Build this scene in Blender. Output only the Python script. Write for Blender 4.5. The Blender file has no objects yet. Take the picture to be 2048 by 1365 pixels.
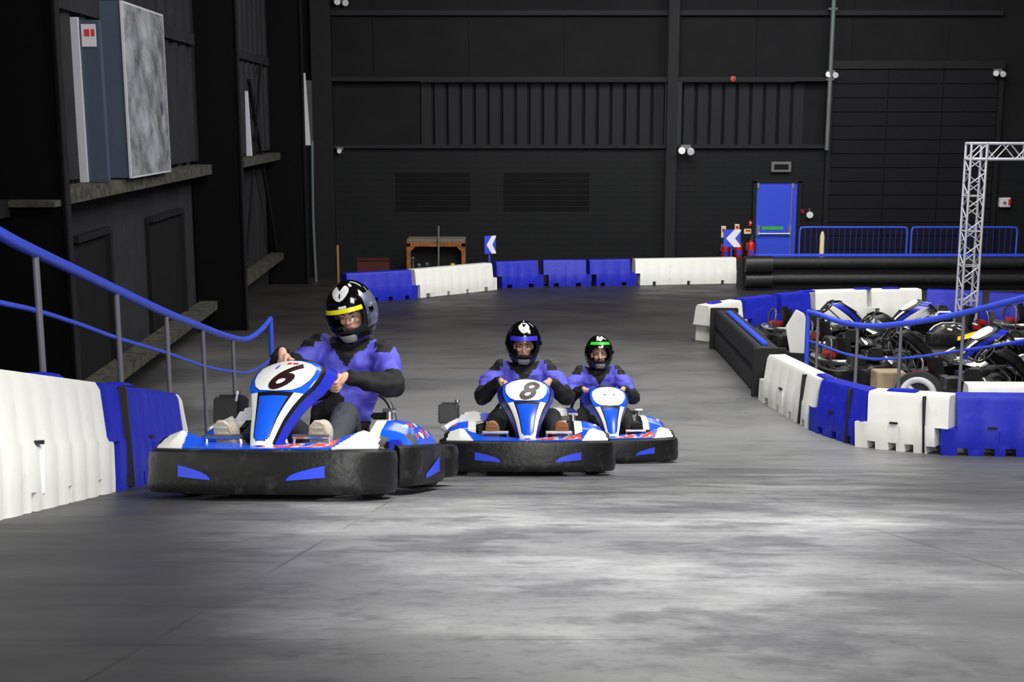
import bpy, bmesh, math, random
from mathutils import Vector, Matrix, noise, Euler
R = math.radians
C = bpy.context.scene.collection
random.seed(7)
# ------------------------------------------------------------------ camera model
PITCH, F, CAMZ = R(10.0), 2500.0, 3.585
cp, sp = math.cos(PITCH), math.sin(PITCH)
def ray(px, py):
    X, Y = (px-1024)/F, -(py-682.5)/F
    return Vector((X, cp+Y*sp, -sp+Y*cp))
def at(px, py, d):
    """world point at forward distance d on the line of sight of a pixel"""
    r = ray(px, py); return Vector((0, 0, CAMZ)) + r*(d/r.y)
def proj(p):
    q = Vector(p) - Vector((0, 0, CAMZ))
    dep = q.y*cp - q.z*sp; up = q.y*sp + q.z*cp
    return (1024+F*q.x/dep, 682.5-F*up/dep)
def gz(y):
    """height of the track: a ramp that runs down from the camera to a flat hall floor"""
    if y <= 11.5: return CAMZ-(0.40+0.245*y)
    if y <= 14.5:
        t = y-11.5; return CAMZ-(3.2175+0.245*t-0.245*t*t/6.0)
    if y <= 19: return 0.0
    return -0.028*(y-19)
def ground(px, py, h=0.0):
    """where a line of sight meets the track (or a level h above it)"""
    r = ray(px, py); d = 1.5 if h == 0 else 15.0
    while d < 40:
        p = at(px, py, d)
        if p.z <= gz(d)+h: return p
        d += 0.01
    return at(px, py, 32)

# ------------------------------------------------------------------ materials
def lin(r, g, b):
    f = lambda c: (c/255/12.92) if c/255 <= 0.04045 else ((c/255+0.055)/1.055)**2.4
    return (f(r), f(g), f(b))
M = {}
def mat(name, col, rough=0.5, metal=0.0, var=0.15, scale=6.0, bump=0.0, bscale=40.0, spec=0.5, alpha=None, dirt=None, dscale=5.0, dlo=0.55, dhi=0.75):
    m = bpy.data.materials.new(name); m.use_nodes = True
    nt = m.node_tree; N = nt.nodes; L = nt.links
    b = N['Principled BSDF']
    b.inputs['Roughness'].default_value = rough
    b.inputs['Metallic'].default_value = metal
    b.inputs['Specular IOR Level'].default_value = spec
    tc = N.new('ShaderNodeTexCoord')
    n = N.new('ShaderNodeTexNoise'); n.inputs['Scale'].default_value = scale; n.inputs['Detail'].default_value = 5
    L.new(tc.outputs['Object'], n.inputs['Vector'])
    mx = N.new('ShaderNodeMix'); mx.data_type = 'RGBA'
    mx.inputs['A'].default_value = (*[max(0, c*(1-var)) for c in col], 1)
    mx.inputs['B'].default_value = (*[min(1, c*(1+var)) for c in col], 1)
    L.new(n.outputs['Fac'], mx.inputs['Factor'])
    out = mx.outputs['Result']
    if dirt:
        n3 = N.new('ShaderNodeTexNoise'); n3.inputs['Scale'].default_value = dscale; n3.inputs['Detail'].default_value = 8; n3.inputs['Roughness'].default_value = .65
        L.new(tc.outputs['Object'], n3.inputs['Vector'])
        mr = N.new('ShaderNodeMapRange'); mr.inputs['From Min'].default_value = dlo; mr.inputs['From Max'].default_value = dhi
        L.new(n3.outputs['Fac'], mr.inputs['Value'])
        m2 = N.new('ShaderNodeMix'); m2.data_type = 'RGBA'
        L.new(mr.outputs['Result'], m2.inputs['Factor']); L.new(out, m2.inputs['A']); m2.inputs['B'].default_value = (*dirt, 1)
        out = m2.outputs['Result']
    L.new(out, b.inputs['Base Color'])
    if bump:
        n2 = N.new('ShaderNodeTexNoise'); n2.inputs['Scale'].default_value = bscale; n2.inputs['Detail'].default_value = 4
        L.new(tc.outputs['Object'], n2.inputs['Vector'])
        bp = N.new('ShaderNodeBump'); bp.inputs['Strength'].default_value = bump; bp.inputs['Distance'].default_value = 0.01
        L.new(n2.outputs['Fac'], bp.inputs['Height']); L.new(bp.outputs['Normal'], b.inputs['Normal'])
    if alpha is not None:
        b.inputs['Alpha'].default_value = alpha
    M[name] = m
    return m
mat('white_plastic', lin(234,234,228), .45, var=.05, dirt=lin(196,194,182), dscale=4, dlo=.6, dhi=.85, bump=.15, bscale=18)
mat('blue_plastic', lin(34,42,178), .42, spec=.25, var=.12, dirt=lin(56,64,188), dscale=6, dlo=.55, dhi=.8, bump=.15, bscale=18)
mat('black_rubber', lin(30,30,31), .55, var=.3, dirt=lin(62,62,62), dscale=9, dlo=.56, dhi=.8, bump=.2)
mat('bumper_black', lin(23,23,24), .4, spec=.4, var=.4, dirt=lin(74,74,73), dscale=7, dlo=.56, dhi=.82, bump=.3, bscale=30)
mat('strap_black', lin(24,24,24), .7)
mat('rail_blue', lin(62,88,226), .35, var=.08)
mat('post_grey', lin(128,128,138), .4, metal=.3, var=.08)
mat('kart_blue', lin(28,92,232), .22, var=.06)
mat('kart_deep_blue', lin(44,54,196), .25, var=.08)
mat('kart_white', lin(240,240,236), .25, var=.04, dirt=lin(200,198,190), dscale=12, dlo=.6, dhi=.85)
mat('kart_orange', lin(236,84,44), .3, var=.15)
mat('kart_black', lin(22,22,24), .35, var=.3)
mat('part_black', lin(34,34,36), .4, var=.4, scale=14, dirt=lin(70,70,72), dscale=15, dlo=.55, dhi=.8)
mat('tyre', lin(40,40,40), .75, var=.25, bump=.2)
mat('tyre_worn', lin(78,76,70), .8, var=.2, bump=.2)
mat('metal', (.5,.5,.5), .3, metal=.9, var=.2)
mat('dark_metal', (.12,.12,.125), .4, metal=.7, var=.3)
mat('seat_black', lin(26,26,27), .45, var=.2)
mat('digit_dark', lin(44,16,22), .4, var=.1)
mat('decal_blue', lin(52,78,232), .35, var=.1)
mat('decal_red', lin(214,60,60), .4, var=.1)
mat('skin', lin(226,176,152), .5, var=.1, scale=14)
mat('lips', lin(176,100,92), .5)
mat('brow', lin(46,34,28), .8)
mat('eye_white', lin(190,184,176), .45, var=.02)
mat('iris', lin(40,28,22), .2)
mat('beard', lin(40,32,28), .9, var=.3, scale=40)
mat('jacket_blue', lin(94,92,216), .6, var=.22, scale=7, bump=.5, bscale=22)
mat('jacket_black', lin(20,20,22), .75, var=.3, bump=.4, bscale=26)
mat('jeans_grey', lin(62,66,74), .85, var=.3, scale=10, bump=.5, bscale=40)
mat('trousers_black', lin(30,30,32), .85, var=.3, bump=.4, bscale=30)
mat('sole_tan', lin(186,180,162), .8, var=.2, scale=30, bump=.6, bscale=60)
mat('shoe_brown', lin(168,116,72), .75, var=.15, bump=.3)
mat('shoe_dark', lin(40,38,38), .8)
mat('helmet_black', lin(12,12,14), .1, var=.1)
mat('helmet_white', lin(228,228,224), .3, var=.25, scale=26)
mat('helmet_grey', lin(96,100,124), .3, var=.4, scale=20, dirt=lin(190,192,196), dscale=22, dlo=.58, dhi=.66)
mat('helmet_vent', lin(168,166,162), .5, var=.3, scale=20)
mat('strip_yellow', lin(238,232,22), .35, var=.04)
mat('strip_blue', lin(66,56,214), .35, var=.06)
mat('strip_green', lin(70,206,66), .35, var=.06)
mat('galvanised', lin(205,206,214), .35, metal=.35, var=.12)
mat('sign_blue', lin(62,80,220), .5, var=.05)
mat('sign_white', lin(236,238,244), .5, var=.03)
mat('door_blue', lin(48,76,214), .45, var=.07)
mat('chrome', (.7,.7,.72), .25, metal=.8, var=.1)
mat('label_green', lin(60,170,70), .5)
mat('red_paint', lin(206,36,34), .35, var=.1)
mat('dull_red', lin(70,18,18), .7, var=.2)
mat('red_parts', lin(160,28,28), .35, var=.2)
mat('yellow_paint', lin(222,190,24), .4, var=.12)
mat('cream', lin(222,210,170), .6, var=.1)
mat('fixture_white', lin(222,222,226), .4, var=.05)
mat('fixture_grey', lin(104,106,104), .6, var=.15)
mat('cardboard', lin(176,158,128), .8, var=.15)
mat('rust', lin(150,92,44), .8, var=.35, scale=9, dirt=lin(92,58,32), dscale=8, dlo=.45, dhi=.65)
mat('rust_grey', lin(112,108,98), .8, var=.2)
mat('pipe_grey', lin(92,98,102), .5, var=.15)
mat('panel_grey', lin(76,86,104), .45, metal=.2, var=.1)
mat('panel_edge', lin(196,196,204), .5, var=.08)
mat('label_paper', lin(222,218,222), .6, var=.03)
mat('wood_tan', lin(150,110,66), .7, var=.2)
mat('steel_black', (.0018,.0018,.002), .7, var=.3, spec=.12)
mat('steel_edge', (.012,.012,.0135), .6, var=.3, spec=.2)
mat('ledge_dust', lin(70,67,58), .9, var=.45, scale=5, dirt=lin(40,39,36), dscale=7, dlo=.45, dhi=.6)
mat('wall_black', lin(30,30,32), .85, var=.3, scale=1.2, bump=.2, bscale=30, spec=.12)
mat('wall_slat', lin(38,38,42), .7, var=.15, scale=2, spec=.15)
mat('cladding', lin(44,44,47), .8, spec=.15, var=.35, scale=2.2, dirt=lin(58,58,58), dscale=3.5, dlo=.58, dhi=.8, bump=.3, bscale=12)
mat('cladding_dark', lin(25,25,27), .85, var=.3, scale=2.2, spec=.12)
mat('ceiling_black', lin(22,22,24), .9, spec=.1)
mat('shutter_black', lin(28,28,32), .75, var=.15, spec=.12)

def brick_mat():
    m = bpy.data.materials.new('painted_brick'); m.use_nodes = True
    nt = m.node_tree; N = nt.nodes; L = nt.links; b = N['Principled BSDF']
    b.inputs['Roughness'].default_value = .6
    tc = N.new('ShaderNodeTexCoord'); mp = N.new('ShaderNodeMapping'); mp.inputs['Rotation'].default_value = (R(90), 0, 0)
    L.new(tc.outputs['Object'], mp.inputs['Vector'])
    br = N.new('ShaderNodeTexBrick'); br.inputs['Scale'].default_value = 1.0
    br.inputs['Brick Width'].default_value = .45; br.inputs['Row Height'].default_value = .15; br.inputs['Mortar Size'].default_value = .008
    b.inputs['Specular IOR Level'].default_value = .12
    c = lin(30,31,33)
    br.inputs['Color1'].default_value = (*c, 1); br.inputs['Color2'].default_value = (*[k*.93 for k in c], 1); br.inputs['Mortar'].default_value = (*[k*.85 for k in c], 1)
    L.new(mp.outputs['Vector'], br.inputs['Vector'])
    L.new(br.outputs['Color'], b.inputs['Base Color'])
    bp = N.new('ShaderNodeBump'); bp.inputs['Strength'].default_value = .5; bp.inputs['Distance'].default_value = .01; bp.invert = True
    L.new(br.outputs['Fac'], bp.inputs['Height']); L.new(bp.outputs['Normal'], b.inputs['Normal'])
    M['painted_brick'] = m
brick_mat()

def floor_mat():
    m = bpy.data.materials.new('track_surface'); m.use_nodes = True
    nt = m.node_tree; N = nt.nodes; L = nt.links; b = N['Principled BSDF']
    geo = N.new('ShaderNodeNewGeometry')
    sep = N.new('ShaderNodeSeparateXYZ'); L.new(geo.outputs['Position'], sep.inputs['Vector'])
    def rng(sock, a, c, lo=0.0, hi=1.0):
        n = N.new('ShaderNodeMapRange'); n.interpolation_type = 'SMOOTHSTEP'
        n.inputs['From Min'].default_value = a; n.inputs['From Max'].default_value = c
        n.inputs['To Min'].default_value = lo; n.inputs['To Max'].default_value = hi
        L.new(sock, n.inputs['Value']); return n.outputs['Result']
    def nz(scale, detail=6, sx=1, sy=1, rough=.6, off=0.0):
        mp = N.new('ShaderNodeMapping'); mp.inputs['Scale'].default_value = (sx, sy, 1); mp.inputs['Location'].default_value = (off, off*.7, 0)
        L.new(geo.outputs['Position'], mp.inputs['Vector'])
        n = N.new('ShaderNodeTexNoise'); n.inputs['Scale'].default_value = scale; n.inputs['Detail'].default_value = detail; n.inputs['Roughness'].default_value = rough
        L.new(mp.outputs['Vector'], n.inputs['Vector']); return n.outputs['Fac']
    def mix(fac, a, c, blend='MIX'):
        n = N.new('ShaderNodeMix'); n.data_type = 'RGBA'; n.blend_type = blend
        if isinstance(fac, float): n.inputs['Factor'].default_value = fac
        else: L.new(fac, n.inputs['Factor'])
        for k, v in (('A', a), ('B', c)):
            if isinstance(v, tuple): n.inputs[k].default_value = (*v, 1)
            else: L.new(v, n.inputs[k])
        return n.outputs['Result']
    def mul(a, c):
        n = N.new('ShaderNodeMath'); n.operation = 'MULTIPLY'
        for i, v in enumerate((a, c)):
            if isinstance(v, float): n.inputs[i].default_value = v
            else: L.new(v, n.inputs[i])
        return n.outputs[0]
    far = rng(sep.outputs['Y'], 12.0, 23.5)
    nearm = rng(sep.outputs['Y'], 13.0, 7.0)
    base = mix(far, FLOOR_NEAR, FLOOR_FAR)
    # broad worn and rubbered patches
    base = mix(rng(nz(.55, 5, .7, 1.0), .42, .66), base, mix(1.0, base, (.62,.62,.64), 'MULTIPLY'))
    base = mix(mul(rng(nz(1.7, 7, .5, 1.6, .65, 3.1), .52, .72), .75), base, mix(1.0, base, (.50,.50,.52), 'MULTIPLY'))
    base = mix(mul(mul(rng(nz(.9, 6, .6, 1.3, .6, 9.3), .55, .72), nearm), .7), base, mix(1.0, base, (1.6,1.6,1.58), 'MULTIPLY'))
    base = mix(mul(mul(rng(nz(2.3, 8, .8, .9, .66, 12.0), .47, .60), nearm), .85), base, mix(1.0, base, (.54,.54,.56), 'MULTIPLY'))
    base = mix(mul(mul(rng(nz(7.0, 8, 1, 1, .7, 2.0), .52, .66), nearm), .5), base, mix(1.0, base, (.62,.62,.63), 'MULTIPLY'))
    base = mix(mul(rng(nz(28, 6, 1, 1, .7, 6.0), .5, .7), nearm), base, mix(1.0, base, (.78,.78,.78), 'MULTIPLY'))
    base = mix(mul(mul(rng(nz(1.5, 7, .8, .8, .6, 21.0), .50, .64), nearm), .75), base, mix(1.0, base, (1.55,1.55,1.53), 'MULTIPLY'))
    # light falloff painted into the floor colour: darker towards the near left corner
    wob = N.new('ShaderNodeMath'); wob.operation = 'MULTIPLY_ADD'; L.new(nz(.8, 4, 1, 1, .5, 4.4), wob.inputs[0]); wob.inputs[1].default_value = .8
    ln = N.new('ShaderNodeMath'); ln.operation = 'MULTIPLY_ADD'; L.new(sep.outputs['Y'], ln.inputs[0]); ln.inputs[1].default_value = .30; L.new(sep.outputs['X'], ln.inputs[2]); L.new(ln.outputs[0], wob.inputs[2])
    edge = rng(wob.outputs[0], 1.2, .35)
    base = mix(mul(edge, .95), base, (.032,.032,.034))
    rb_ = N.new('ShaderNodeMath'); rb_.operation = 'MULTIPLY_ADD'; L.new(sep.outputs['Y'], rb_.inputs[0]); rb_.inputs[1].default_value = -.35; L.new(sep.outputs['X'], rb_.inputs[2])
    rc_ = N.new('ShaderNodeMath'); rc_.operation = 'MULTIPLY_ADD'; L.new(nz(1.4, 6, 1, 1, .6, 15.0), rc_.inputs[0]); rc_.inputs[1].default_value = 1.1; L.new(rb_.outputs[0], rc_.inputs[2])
    base = mix(mul(rng(rc_.outputs[0], -.05, .75), .72), base, (.05,.05,.052))  # near right darkened in the colour too, to dim the spot's overspill
    # rubber streaks dragged along and across the lane
    base = mix(mul(rng(nz(3.2, 5, .25, 2.2, .6, 5.0), .58, .74), .6), base, mix(1.0, base, (.6,.6,.61), 'MULTIPLY'))
    base = mix(mul(rng(nz(6.0, 4, 2.0, .16, .6, 1.0), .64, .74), .35), base, mix(1.0, base, (1.35,1.35,1.33), 'MULTIPLY'))
    # board joints of the ramp
    mp = N.new('ShaderNodeMapping'); mp.inputs['Rotation'].default_value = (0, 0, R(90.5)); mp.inputs['Location'].default_value = (.9, .66, 0)
    L.new(geo.outputs['Position'], mp.inputs['Vector'])
    br = N.new('ShaderNodeTexBrick'); br.inputs['Scale'].default_value = 1.0; br.inputs['Brick Width'].default_value = 2.44; br.inputs['Row Height'].default_value = 1.95
    br.inputs['Mortar Size'].default_value = .006; br.inputs['Mortar Smooth'].default_value = .3
    L.new(mp.outputs['Vector'], br.inputs['Vector'])
    near = rng(sep.outputs['Y'], 12.0, 9.0)
    joint = mul(mul(br.outputs['Fac'], near), rng(nz(1.3, 3, 1, 1, .5, 7.7), .42, .6))
    base = mix(mul(joint, .45), base, (.02,.02,.02))
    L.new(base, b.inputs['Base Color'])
    ro = rng(nz(1.2, 6, .6, 1.2, .6, 2.2), .35, .7, .42, .62)
    L.new(ro, b.inputs['Roughness'])
    b.inputs['Specular IOR Level'].default_value = .22
    bp = N.new('ShaderNodeBump'); bp.inputs['Strength'].default_value = .12; bp.inputs['Distance'].default_value = .004
    L.new(nz(60, 4), bp.inputs['Height']); L.new(bp.outputs['Normal'], b.inputs['Normal'])
    M['track_surface'] = m
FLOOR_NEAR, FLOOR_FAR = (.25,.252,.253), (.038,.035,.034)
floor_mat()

def clear_mat(name, tint, fac, rough=.08):
    m = bpy.data.materials.new(name); m.use_nodes = True
    nt = m.node_tree; N = nt.nodes; L = nt.links; N.remove(N['Principled BSDF'])
    tr = N.new('ShaderNodeBsdfTransparent'); tr.inputs['Color'].default_value = (*tint, 1)
    gl = N.new('ShaderNodeBsdfGlossy'); gl.inputs['Roughness'].default_value = rough
    fr = N.new('ShaderNodeFresnel'); fr.inputs['IOR'].default_value = fac
    mx = N.new('ShaderNodeMixShader')
    L.new(fr.outputs[0], mx.inputs[0]); L.new(tr.outputs[0], mx.inputs[1]); L.new(gl.outputs[0], mx.inputs[2])
    L.new(mx.outputs[0], N['Material Output'].inputs['Surface'])
    M[name] = m
clear_mat('visor_clear', (.95,.95,.97), 1.3)

def wrap_mat():
    """crinkled clear film over a pale sheet"""
    m = mat('plastic_wrap', lin(178,182,188), .22, var=.25, scale=3, dirt=lin(118,118,120), dscale=2.2, dlo=.42, dhi=.62, bump=1.0, bscale=9)
    b = m.node_tree.nodes['Principled BSDF']; b.inputs['Coat Weight'].default_value = .7; b.inputs['Coat Roughness'].default_value = .12
wrap_mat()

# ------------------------------------------------------------------ mesh builder
class MB:
    def __init__(s): s.v = []; s.f = []; s.m = []
    def add(s, vs, fs, mi=0):
        b = len(s.v); s.v += [tuple(v) for v in vs]
        for k, f in enumerate(fs):
            s.f.append(tuple(b+i for i in f)); s.m.append(mi[k] if isinstance(mi, list) else mi)
        return s
    def box(s, c, d, rot=None, mi=0, taper=1.0):
        x, y, z = d[0]/2, d[1]/2, d[2]/2; t = taper
        vs = [Vector(p) for p in ((-x,-y,-z),(x,-y,-z),(x,y,-z),(-x,y,-z),(-x*t,-y*t,z),(x*t,-y*t,z),(x*t,y*t,z),(-x*t,y*t,z))]
        if rot is not None: vs = [rot @ v for v in vs]
        return s.add([v+Vector(c) for v in vs], [(3,2,1,0),(4,5,6,7),(0,1,5,4),(1,2,6,5),(2,3,7,6),(3,0,4,7)], mi)
    def tube(s, pts, r, n=8, mi=0, closed=False, cap=True):
        pts = [Vector(p) for p in pts]; k = len(pts)
        rs = r if isinstance(r, (list, tuple)) else [r]*k
        rings = []; prev = None
        for i, p in enumerate(pts):
            if closed: t = pts[(i+1) % k]-pts[i-1]
            else: t = pts[min(i+1, k-1)]-pts[max(i-1, 0)]
            t.normalize()
            if prev is None:
                a = Vector((0,0,1)) if abs(t.z) < .9 else Vector((1,0,0))
                u = a.cross(t).normalized()
            else:
                u = (prev - t*prev.dot(t)).normalized()
            w = t.cross(u); prev = u
            rings.append([p + (u*math.cos(2*math.pi*j/n)+w*math.sin(2*math.pi*j/n))*rs[i] for j in range(n)])
        vs = [v for g in rings for v in g]; fs = []
        for i in range(k if closed else k-1):
            a, b = i*n, ((i+1) % k)*n
            for j in range(n): fs.append((a+j, a+(j+1) % n, b+(j+1) % n, b+j))
        if cap and not closed:
            fs.append(tuple(range(n-1, -1, -1))); fs.append(tuple((k-1)*n+j for j in range(n)))
        return s.add(vs, fs, mi)
    def lathe(s, prof, n=24, mat4=None, mi=0):
        """profile (radius, height) about z, closed by end caps where radius is 0"""
        vs = []; fs = []
        for (r, z) in prof:
            for j in range(n):
                a = 2*math.pi*j/n; vs.append(Vector((r*math.cos(a), r*math.sin(a), z)))
        for i in range(len(prof)-1):
            for j in range(n): fs.append((i*n+j, i*n+(j+1) % n, (i+1)*n+(j+1) % n, (i+1)*n+j))
        fs.append(tuple(range(n-1,-1,-1))); fs.append(tuple((len(prof)-1)*n+j for j in range(n)))
        if mat4 is not None: vs = [mat4 @ v for v in vs]
        return s.add(vs, fs, mi)
    def prism(s, poly, h0, h1, mat4=None, mi=0):
        """polygon in xy extruded along z from h0 to h1"""
        n = len(poly); vs = [Vector((x,y,h0)) for x,y in poly]+[Vector((x,y,h1)) for x,y in poly]
        fs = [tuple(range(n-1,-1,-1)), tuple(range(n,2*n))]+[(i,(i+1)%n,n+(i+1)%n,n+i) for i in range(n)]
        if mat4 is not None: vs = [mat4 @ v for v in vs]
        return s.add(vs, fs, mi)
    def ell(s, c, r, rot=None, nu=16, nv=10, mi=0):
        vs = [Vector((0,0,-r[2]))]; c = Vector(c)
        for i in range(1, nv):
            e = -math.pi/2+math.pi*i/nv
            for j in range(nu):
                a = 2*math.pi*j/nu; vs.append(Vector((r[0]*math.cos(e)*math.cos(a), r[1]*math.cos(e)*math.sin(a), r[2]*math.sin(e))))
        vs.append(Vector((0,0,r[2]))); fs = []
        for j in range(nu): fs.append((0, 1+(j+1)%nu, 1+j))
        for i in range(nv-2):
            for j in range(nu): fs.append((1+i*nu+j, 1+i*nu+(j+1)%nu, 1+(i+1)*nu+(j+1)%nu, 1+(i+1)*nu+j))
        t = len(vs)-1
        for j in range(nu): fs.append((t, 1+(nv-2)*nu+j, 1+(nv-2)*nu+(j+1)%nu))
        if rot is not None: vs = [rot @ v for v in vs]
        return s.add([v+c for v in vs], fs, mi)
    def cap(s, a, b, ra, rb, n=12):
        """a tapered limb with round ends"""
        a, b = Vector(a), Vector(b)
        s.tube([a, a.lerp(b,.5), b], [ra, (ra+rb)/2, rb], n)
        s.ell(a, (ra,)*3, nu=n, nv=8); s.ell(b, (rb,)*3, nu=n, nv=8)
        return s
    def grid(s, fn, nu, nv, matfn=None, keep=None, closeu=False):
        vs = [fn(i/nu, j/nv) for j in range(nv+1) for i in range(nu+1)]
        fs = []; mi = []
        for j in range(nv):
            for i in range(nu):
                u, v = (i+.5)/nu, (j+.5)/nv
                if keep and not keep(u, v): continue
                a = j*(nu+1)+i; fs.append((a, a+1, a+nu+2, a+nu+1)); mi.append(matfn(u, v) if matfn else 0)
        return s.add(vs, fs, mi)
    def build(s, name, mats, parent=None, bevel=0.0, solid=0.0, smooth=40, seg=2, weld=True, recalc=True):
        me = bpy.data.meshes.new(name); me.from_pydata(s.v, [], s.f)
        mats = [mats] if isinstance(mats, str) else mats
        for k in mats: me.materials.append(M[k])
        for i, p in enumerate(me.polygons): p.material_index = s.m[i]
        bm = bmesh.new(); bm.from_mesh(me)
        loose = [v for v in bm.verts if not v.link_faces]
        if loose: bmesh.ops.delete(bm, geom=loose, context='VERTS')
        if weld: bmesh.ops.remove_doubles(bm, verts=bm.verts, dist=1e-5)
        if recalc: bmesh.ops.recalc_face_normals(bm, faces=bm.faces)
        if solid: 
            bmesh.ops.solidify(bm, geom=list(bm.faces), thickness=solid)
        if bevel:
            es = [e for e in bm.edges if len(e.link_faces) == 2 and e.calc_face_angle(0) > R(35)]
            bmesh.ops.bevel(bm, geom=es, offset=bevel, segments=seg, affect='EDGES', clamp_overlap=True)
        bm.to_mesh(me); bm.free()
        if smooth:
            me.polygons.foreach_set('use_smooth', [True]*len(me.polygons)); me.set_sharp_from_angle(angle=R(smooth))
        o = bpy.data.objects.new(name, me); C.objects.link(o)
        if parent: o.parent = parent
        return o

def tag(o, label, cat, group=None, kind=None):
    o['label'] = label; o['category'] = cat
    if group: o['group'] = group
    if kind: o['kind'] = kind
    return o
def structure(o, label=None):
    o['kind'] = 'structure'
    if label: o['label'] = label
    return o
def empty(name, label, cat, mat4=None, group=None):
    o = bpy.data.objects.new(name, None); C.objects.link(o); o.empty_display_size = .2
    if mat4 is not None: o.matrix_world = mat4
    return tag(o, label, cat, group)
def copy_tree(o, parent=None):
    c = o.copy(); C.objects.link(c)
    if parent: c.parent = parent
    for ch in list(o.children): copy_tree(ch, c)
    return c
def smooth_path(pts, n=6, closed=False):
    pts = [Vector(p) for p in pts]; out = []; k = len(pts)
    for i in range(k if closed else k-1):
        if closed: p0, p1, p2, p3 = pts[i-1], pts[i], pts[(i+1)%k], pts[(i+2)%k]
        else: p0, p1, p2, p3 = pts[max(i-1,0)], pts[i], pts[i+1], pts[min(i+2,k-1)]
        for j in range(n):
            t = j/n
            out.append(.5*((2*p1)+(p2-p0)*t+(2*p0-5*p1+4*p2-p3)*t*t+(3*p1-p0-3*p2+p3)*t**3))
    if not closed: out.append(pts[-1])
    return out
def basis(x, y, z, o=(0,0,0)):
    m = Matrix.Identity(4)
    for i in range(3): m[i][0], m[i][1], m[i][2], m[i][3] = x[i], y[i], z[i], o[i]
    return m
def remeshed(mb, name, mats, parent, voxel, smooth_it=3, disp=None, matfn=None, smooth_f=.5):
    """fuses overlapping volumes into one continuous skin"""
    o = mb.build(name+'_source', mats, None, weld=False, recalc=False, smooth=0)
    r = o.modifiers.new('r', 'REMESH'); r.mode = 'VOXEL'; r.voxel_size = voxel
    if smooth_it:
        k = o.modifiers.new('s', 'SMOOTH'); k.iterations = smooth_it; k.factor = smooth_f
    dg = bpy.context.evaluated_depsgraph_get()
    me = bpy.data.meshes.new_from_object(o.evaluated_get(dg), depsgraph=dg)
    old = o.data; bpy.data.objects.remove(o); bpy.data.meshes.remove(old)
    me.name = name; me.materials.clear()
    mats = [mats] if isinstance(mats, str) else mats
    for k in mats: me.materials.append(M[k])
    if disp:
        nr = [v.normal.copy() for v in me.vertices]
        for v, n in zip(me.vertices, nr): v.co += n*disp(v.co)
    for p in me.polygons:
        p.use_smooth = True; p.material_index = matfn(p.center) if matfn else 0
    o = bpy.data.objects.new(name, me); C.objects.link(o)
    if parent: o.parent = parent
    return o
# ================================================================== THE HALL
WB = 32.0                                   # back wall
def wlx(y): return -(4.72+0.037*y)          # left wall cladding
# floor: one surface, ramp then flat
ys = [-1+i*.5 for i in range(70)]; ys = [y for y in ys if y < WB+.6]
mb = MB(); vs = []; fs = []
for y in ys: vs += [(-7.2, y, gz(y)), (14.2, y, gz(y))]
for i in range(len(ys)-1): fs.append((2*i, 2*i+1, 2*i+3, 2*i+2))
b = len(vs); vs += [(x, y, z-.25) for x, y, z in vs]
for i in range(len(ys)-1): fs.append((b+2*i, b+2*i+2, b+2*i+3, b+2*i+1)); fs.append((2*i, 2*i+2, b+2*i+2, b+2*i)); fs.append((2*i+1, b+2*i+1, b+2*i+3, 2*i+3))
fs.append((0, b, b+1, 1)); e = 2*len(ys); fs.append((e-2, e-1, b+e-1, b+e-2))
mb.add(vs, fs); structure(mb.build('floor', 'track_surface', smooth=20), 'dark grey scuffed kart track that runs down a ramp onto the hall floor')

zf = gz(WB)
def bx(px, y=WB): return at(px, 243, y).x
def bz(py, y=WB): return at(1024, py, y).z
# back wall: painted brick below, slatted band, boards above
mb = MB()
mb.box((3.5, WB+.15, (zf-.3+bz(290))/2), (21.6, .3, bz(290)-zf+.3))
wall_back = structure(mb.build('wall_back', 'painted_brick', smooth=0), 'black painted brick back wall of the hall')
mb = MB()
mb.box((3.5, WB+.25, (bz(160)+9)/2), (21.6, .3, 9-bz(160)))
for i in range(9): mb.box((bx(560+i*190), WB+.09, 6.8), (.03, .03, 4.2))
mb.build('upper_panel', 'wall_black', wall_back, smooth=0)
# slatted daylight band (one pleated sheet between two rails)
mb = MB(); x0, x1 = bx(672), bx(1332)
def pleat(xa, xb, pitch, depth=.1, phase=0):
    n = int((xb-xa)/pitch); out = []
    for i in range(n+1):
        x = xa+i*pitch
        out += [(x, WB+.2), (x+pitch*.12, WB+.2-depth), (x+pitch*.78, WB+.2-depth), (x+pitch*.9, WB+.2)]
    return out
for xa, xb in ((bx(840), bx(1325)), (bx(1366), bx(1592))):
    pl = pleat(xa, xb, .345); vs = []; fs = []
    for x, y in pl: vs += [(x, y, bz(291)), (x, y, bz(164))]
    for i in range(len(pl)-1): fs.append((2*i, 2*i+2, 2*i+3, 2*i+1))
    mb.add(vs, fs)
mb.build('slat_band', 'wall_slat', wall_back, solid=.02, smooth=0)
mb = MB(); mb.box(((bx(640)+bx(840))/2, WB+.15, (bz(290)+bz(160))/2), (bx(840)-bx(640), .2, bz(160)-bz(290)))
mb.box(((bx(1592)+bx(1990))/2, WB+.2, (bz(290)+bz(160))/2), (bx(1990)-bx(1592), .2, bz(160)-bz(290)))
mb.box(((bx(1990)+13.8)/2, WB+.2, (bz(290)+bz(160))/2), (13.8-bx(1990), .2, bz(160)-bz(290)))
mb.build('blank_panel', 'wall_black', wall_back, smooth=0)
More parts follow.
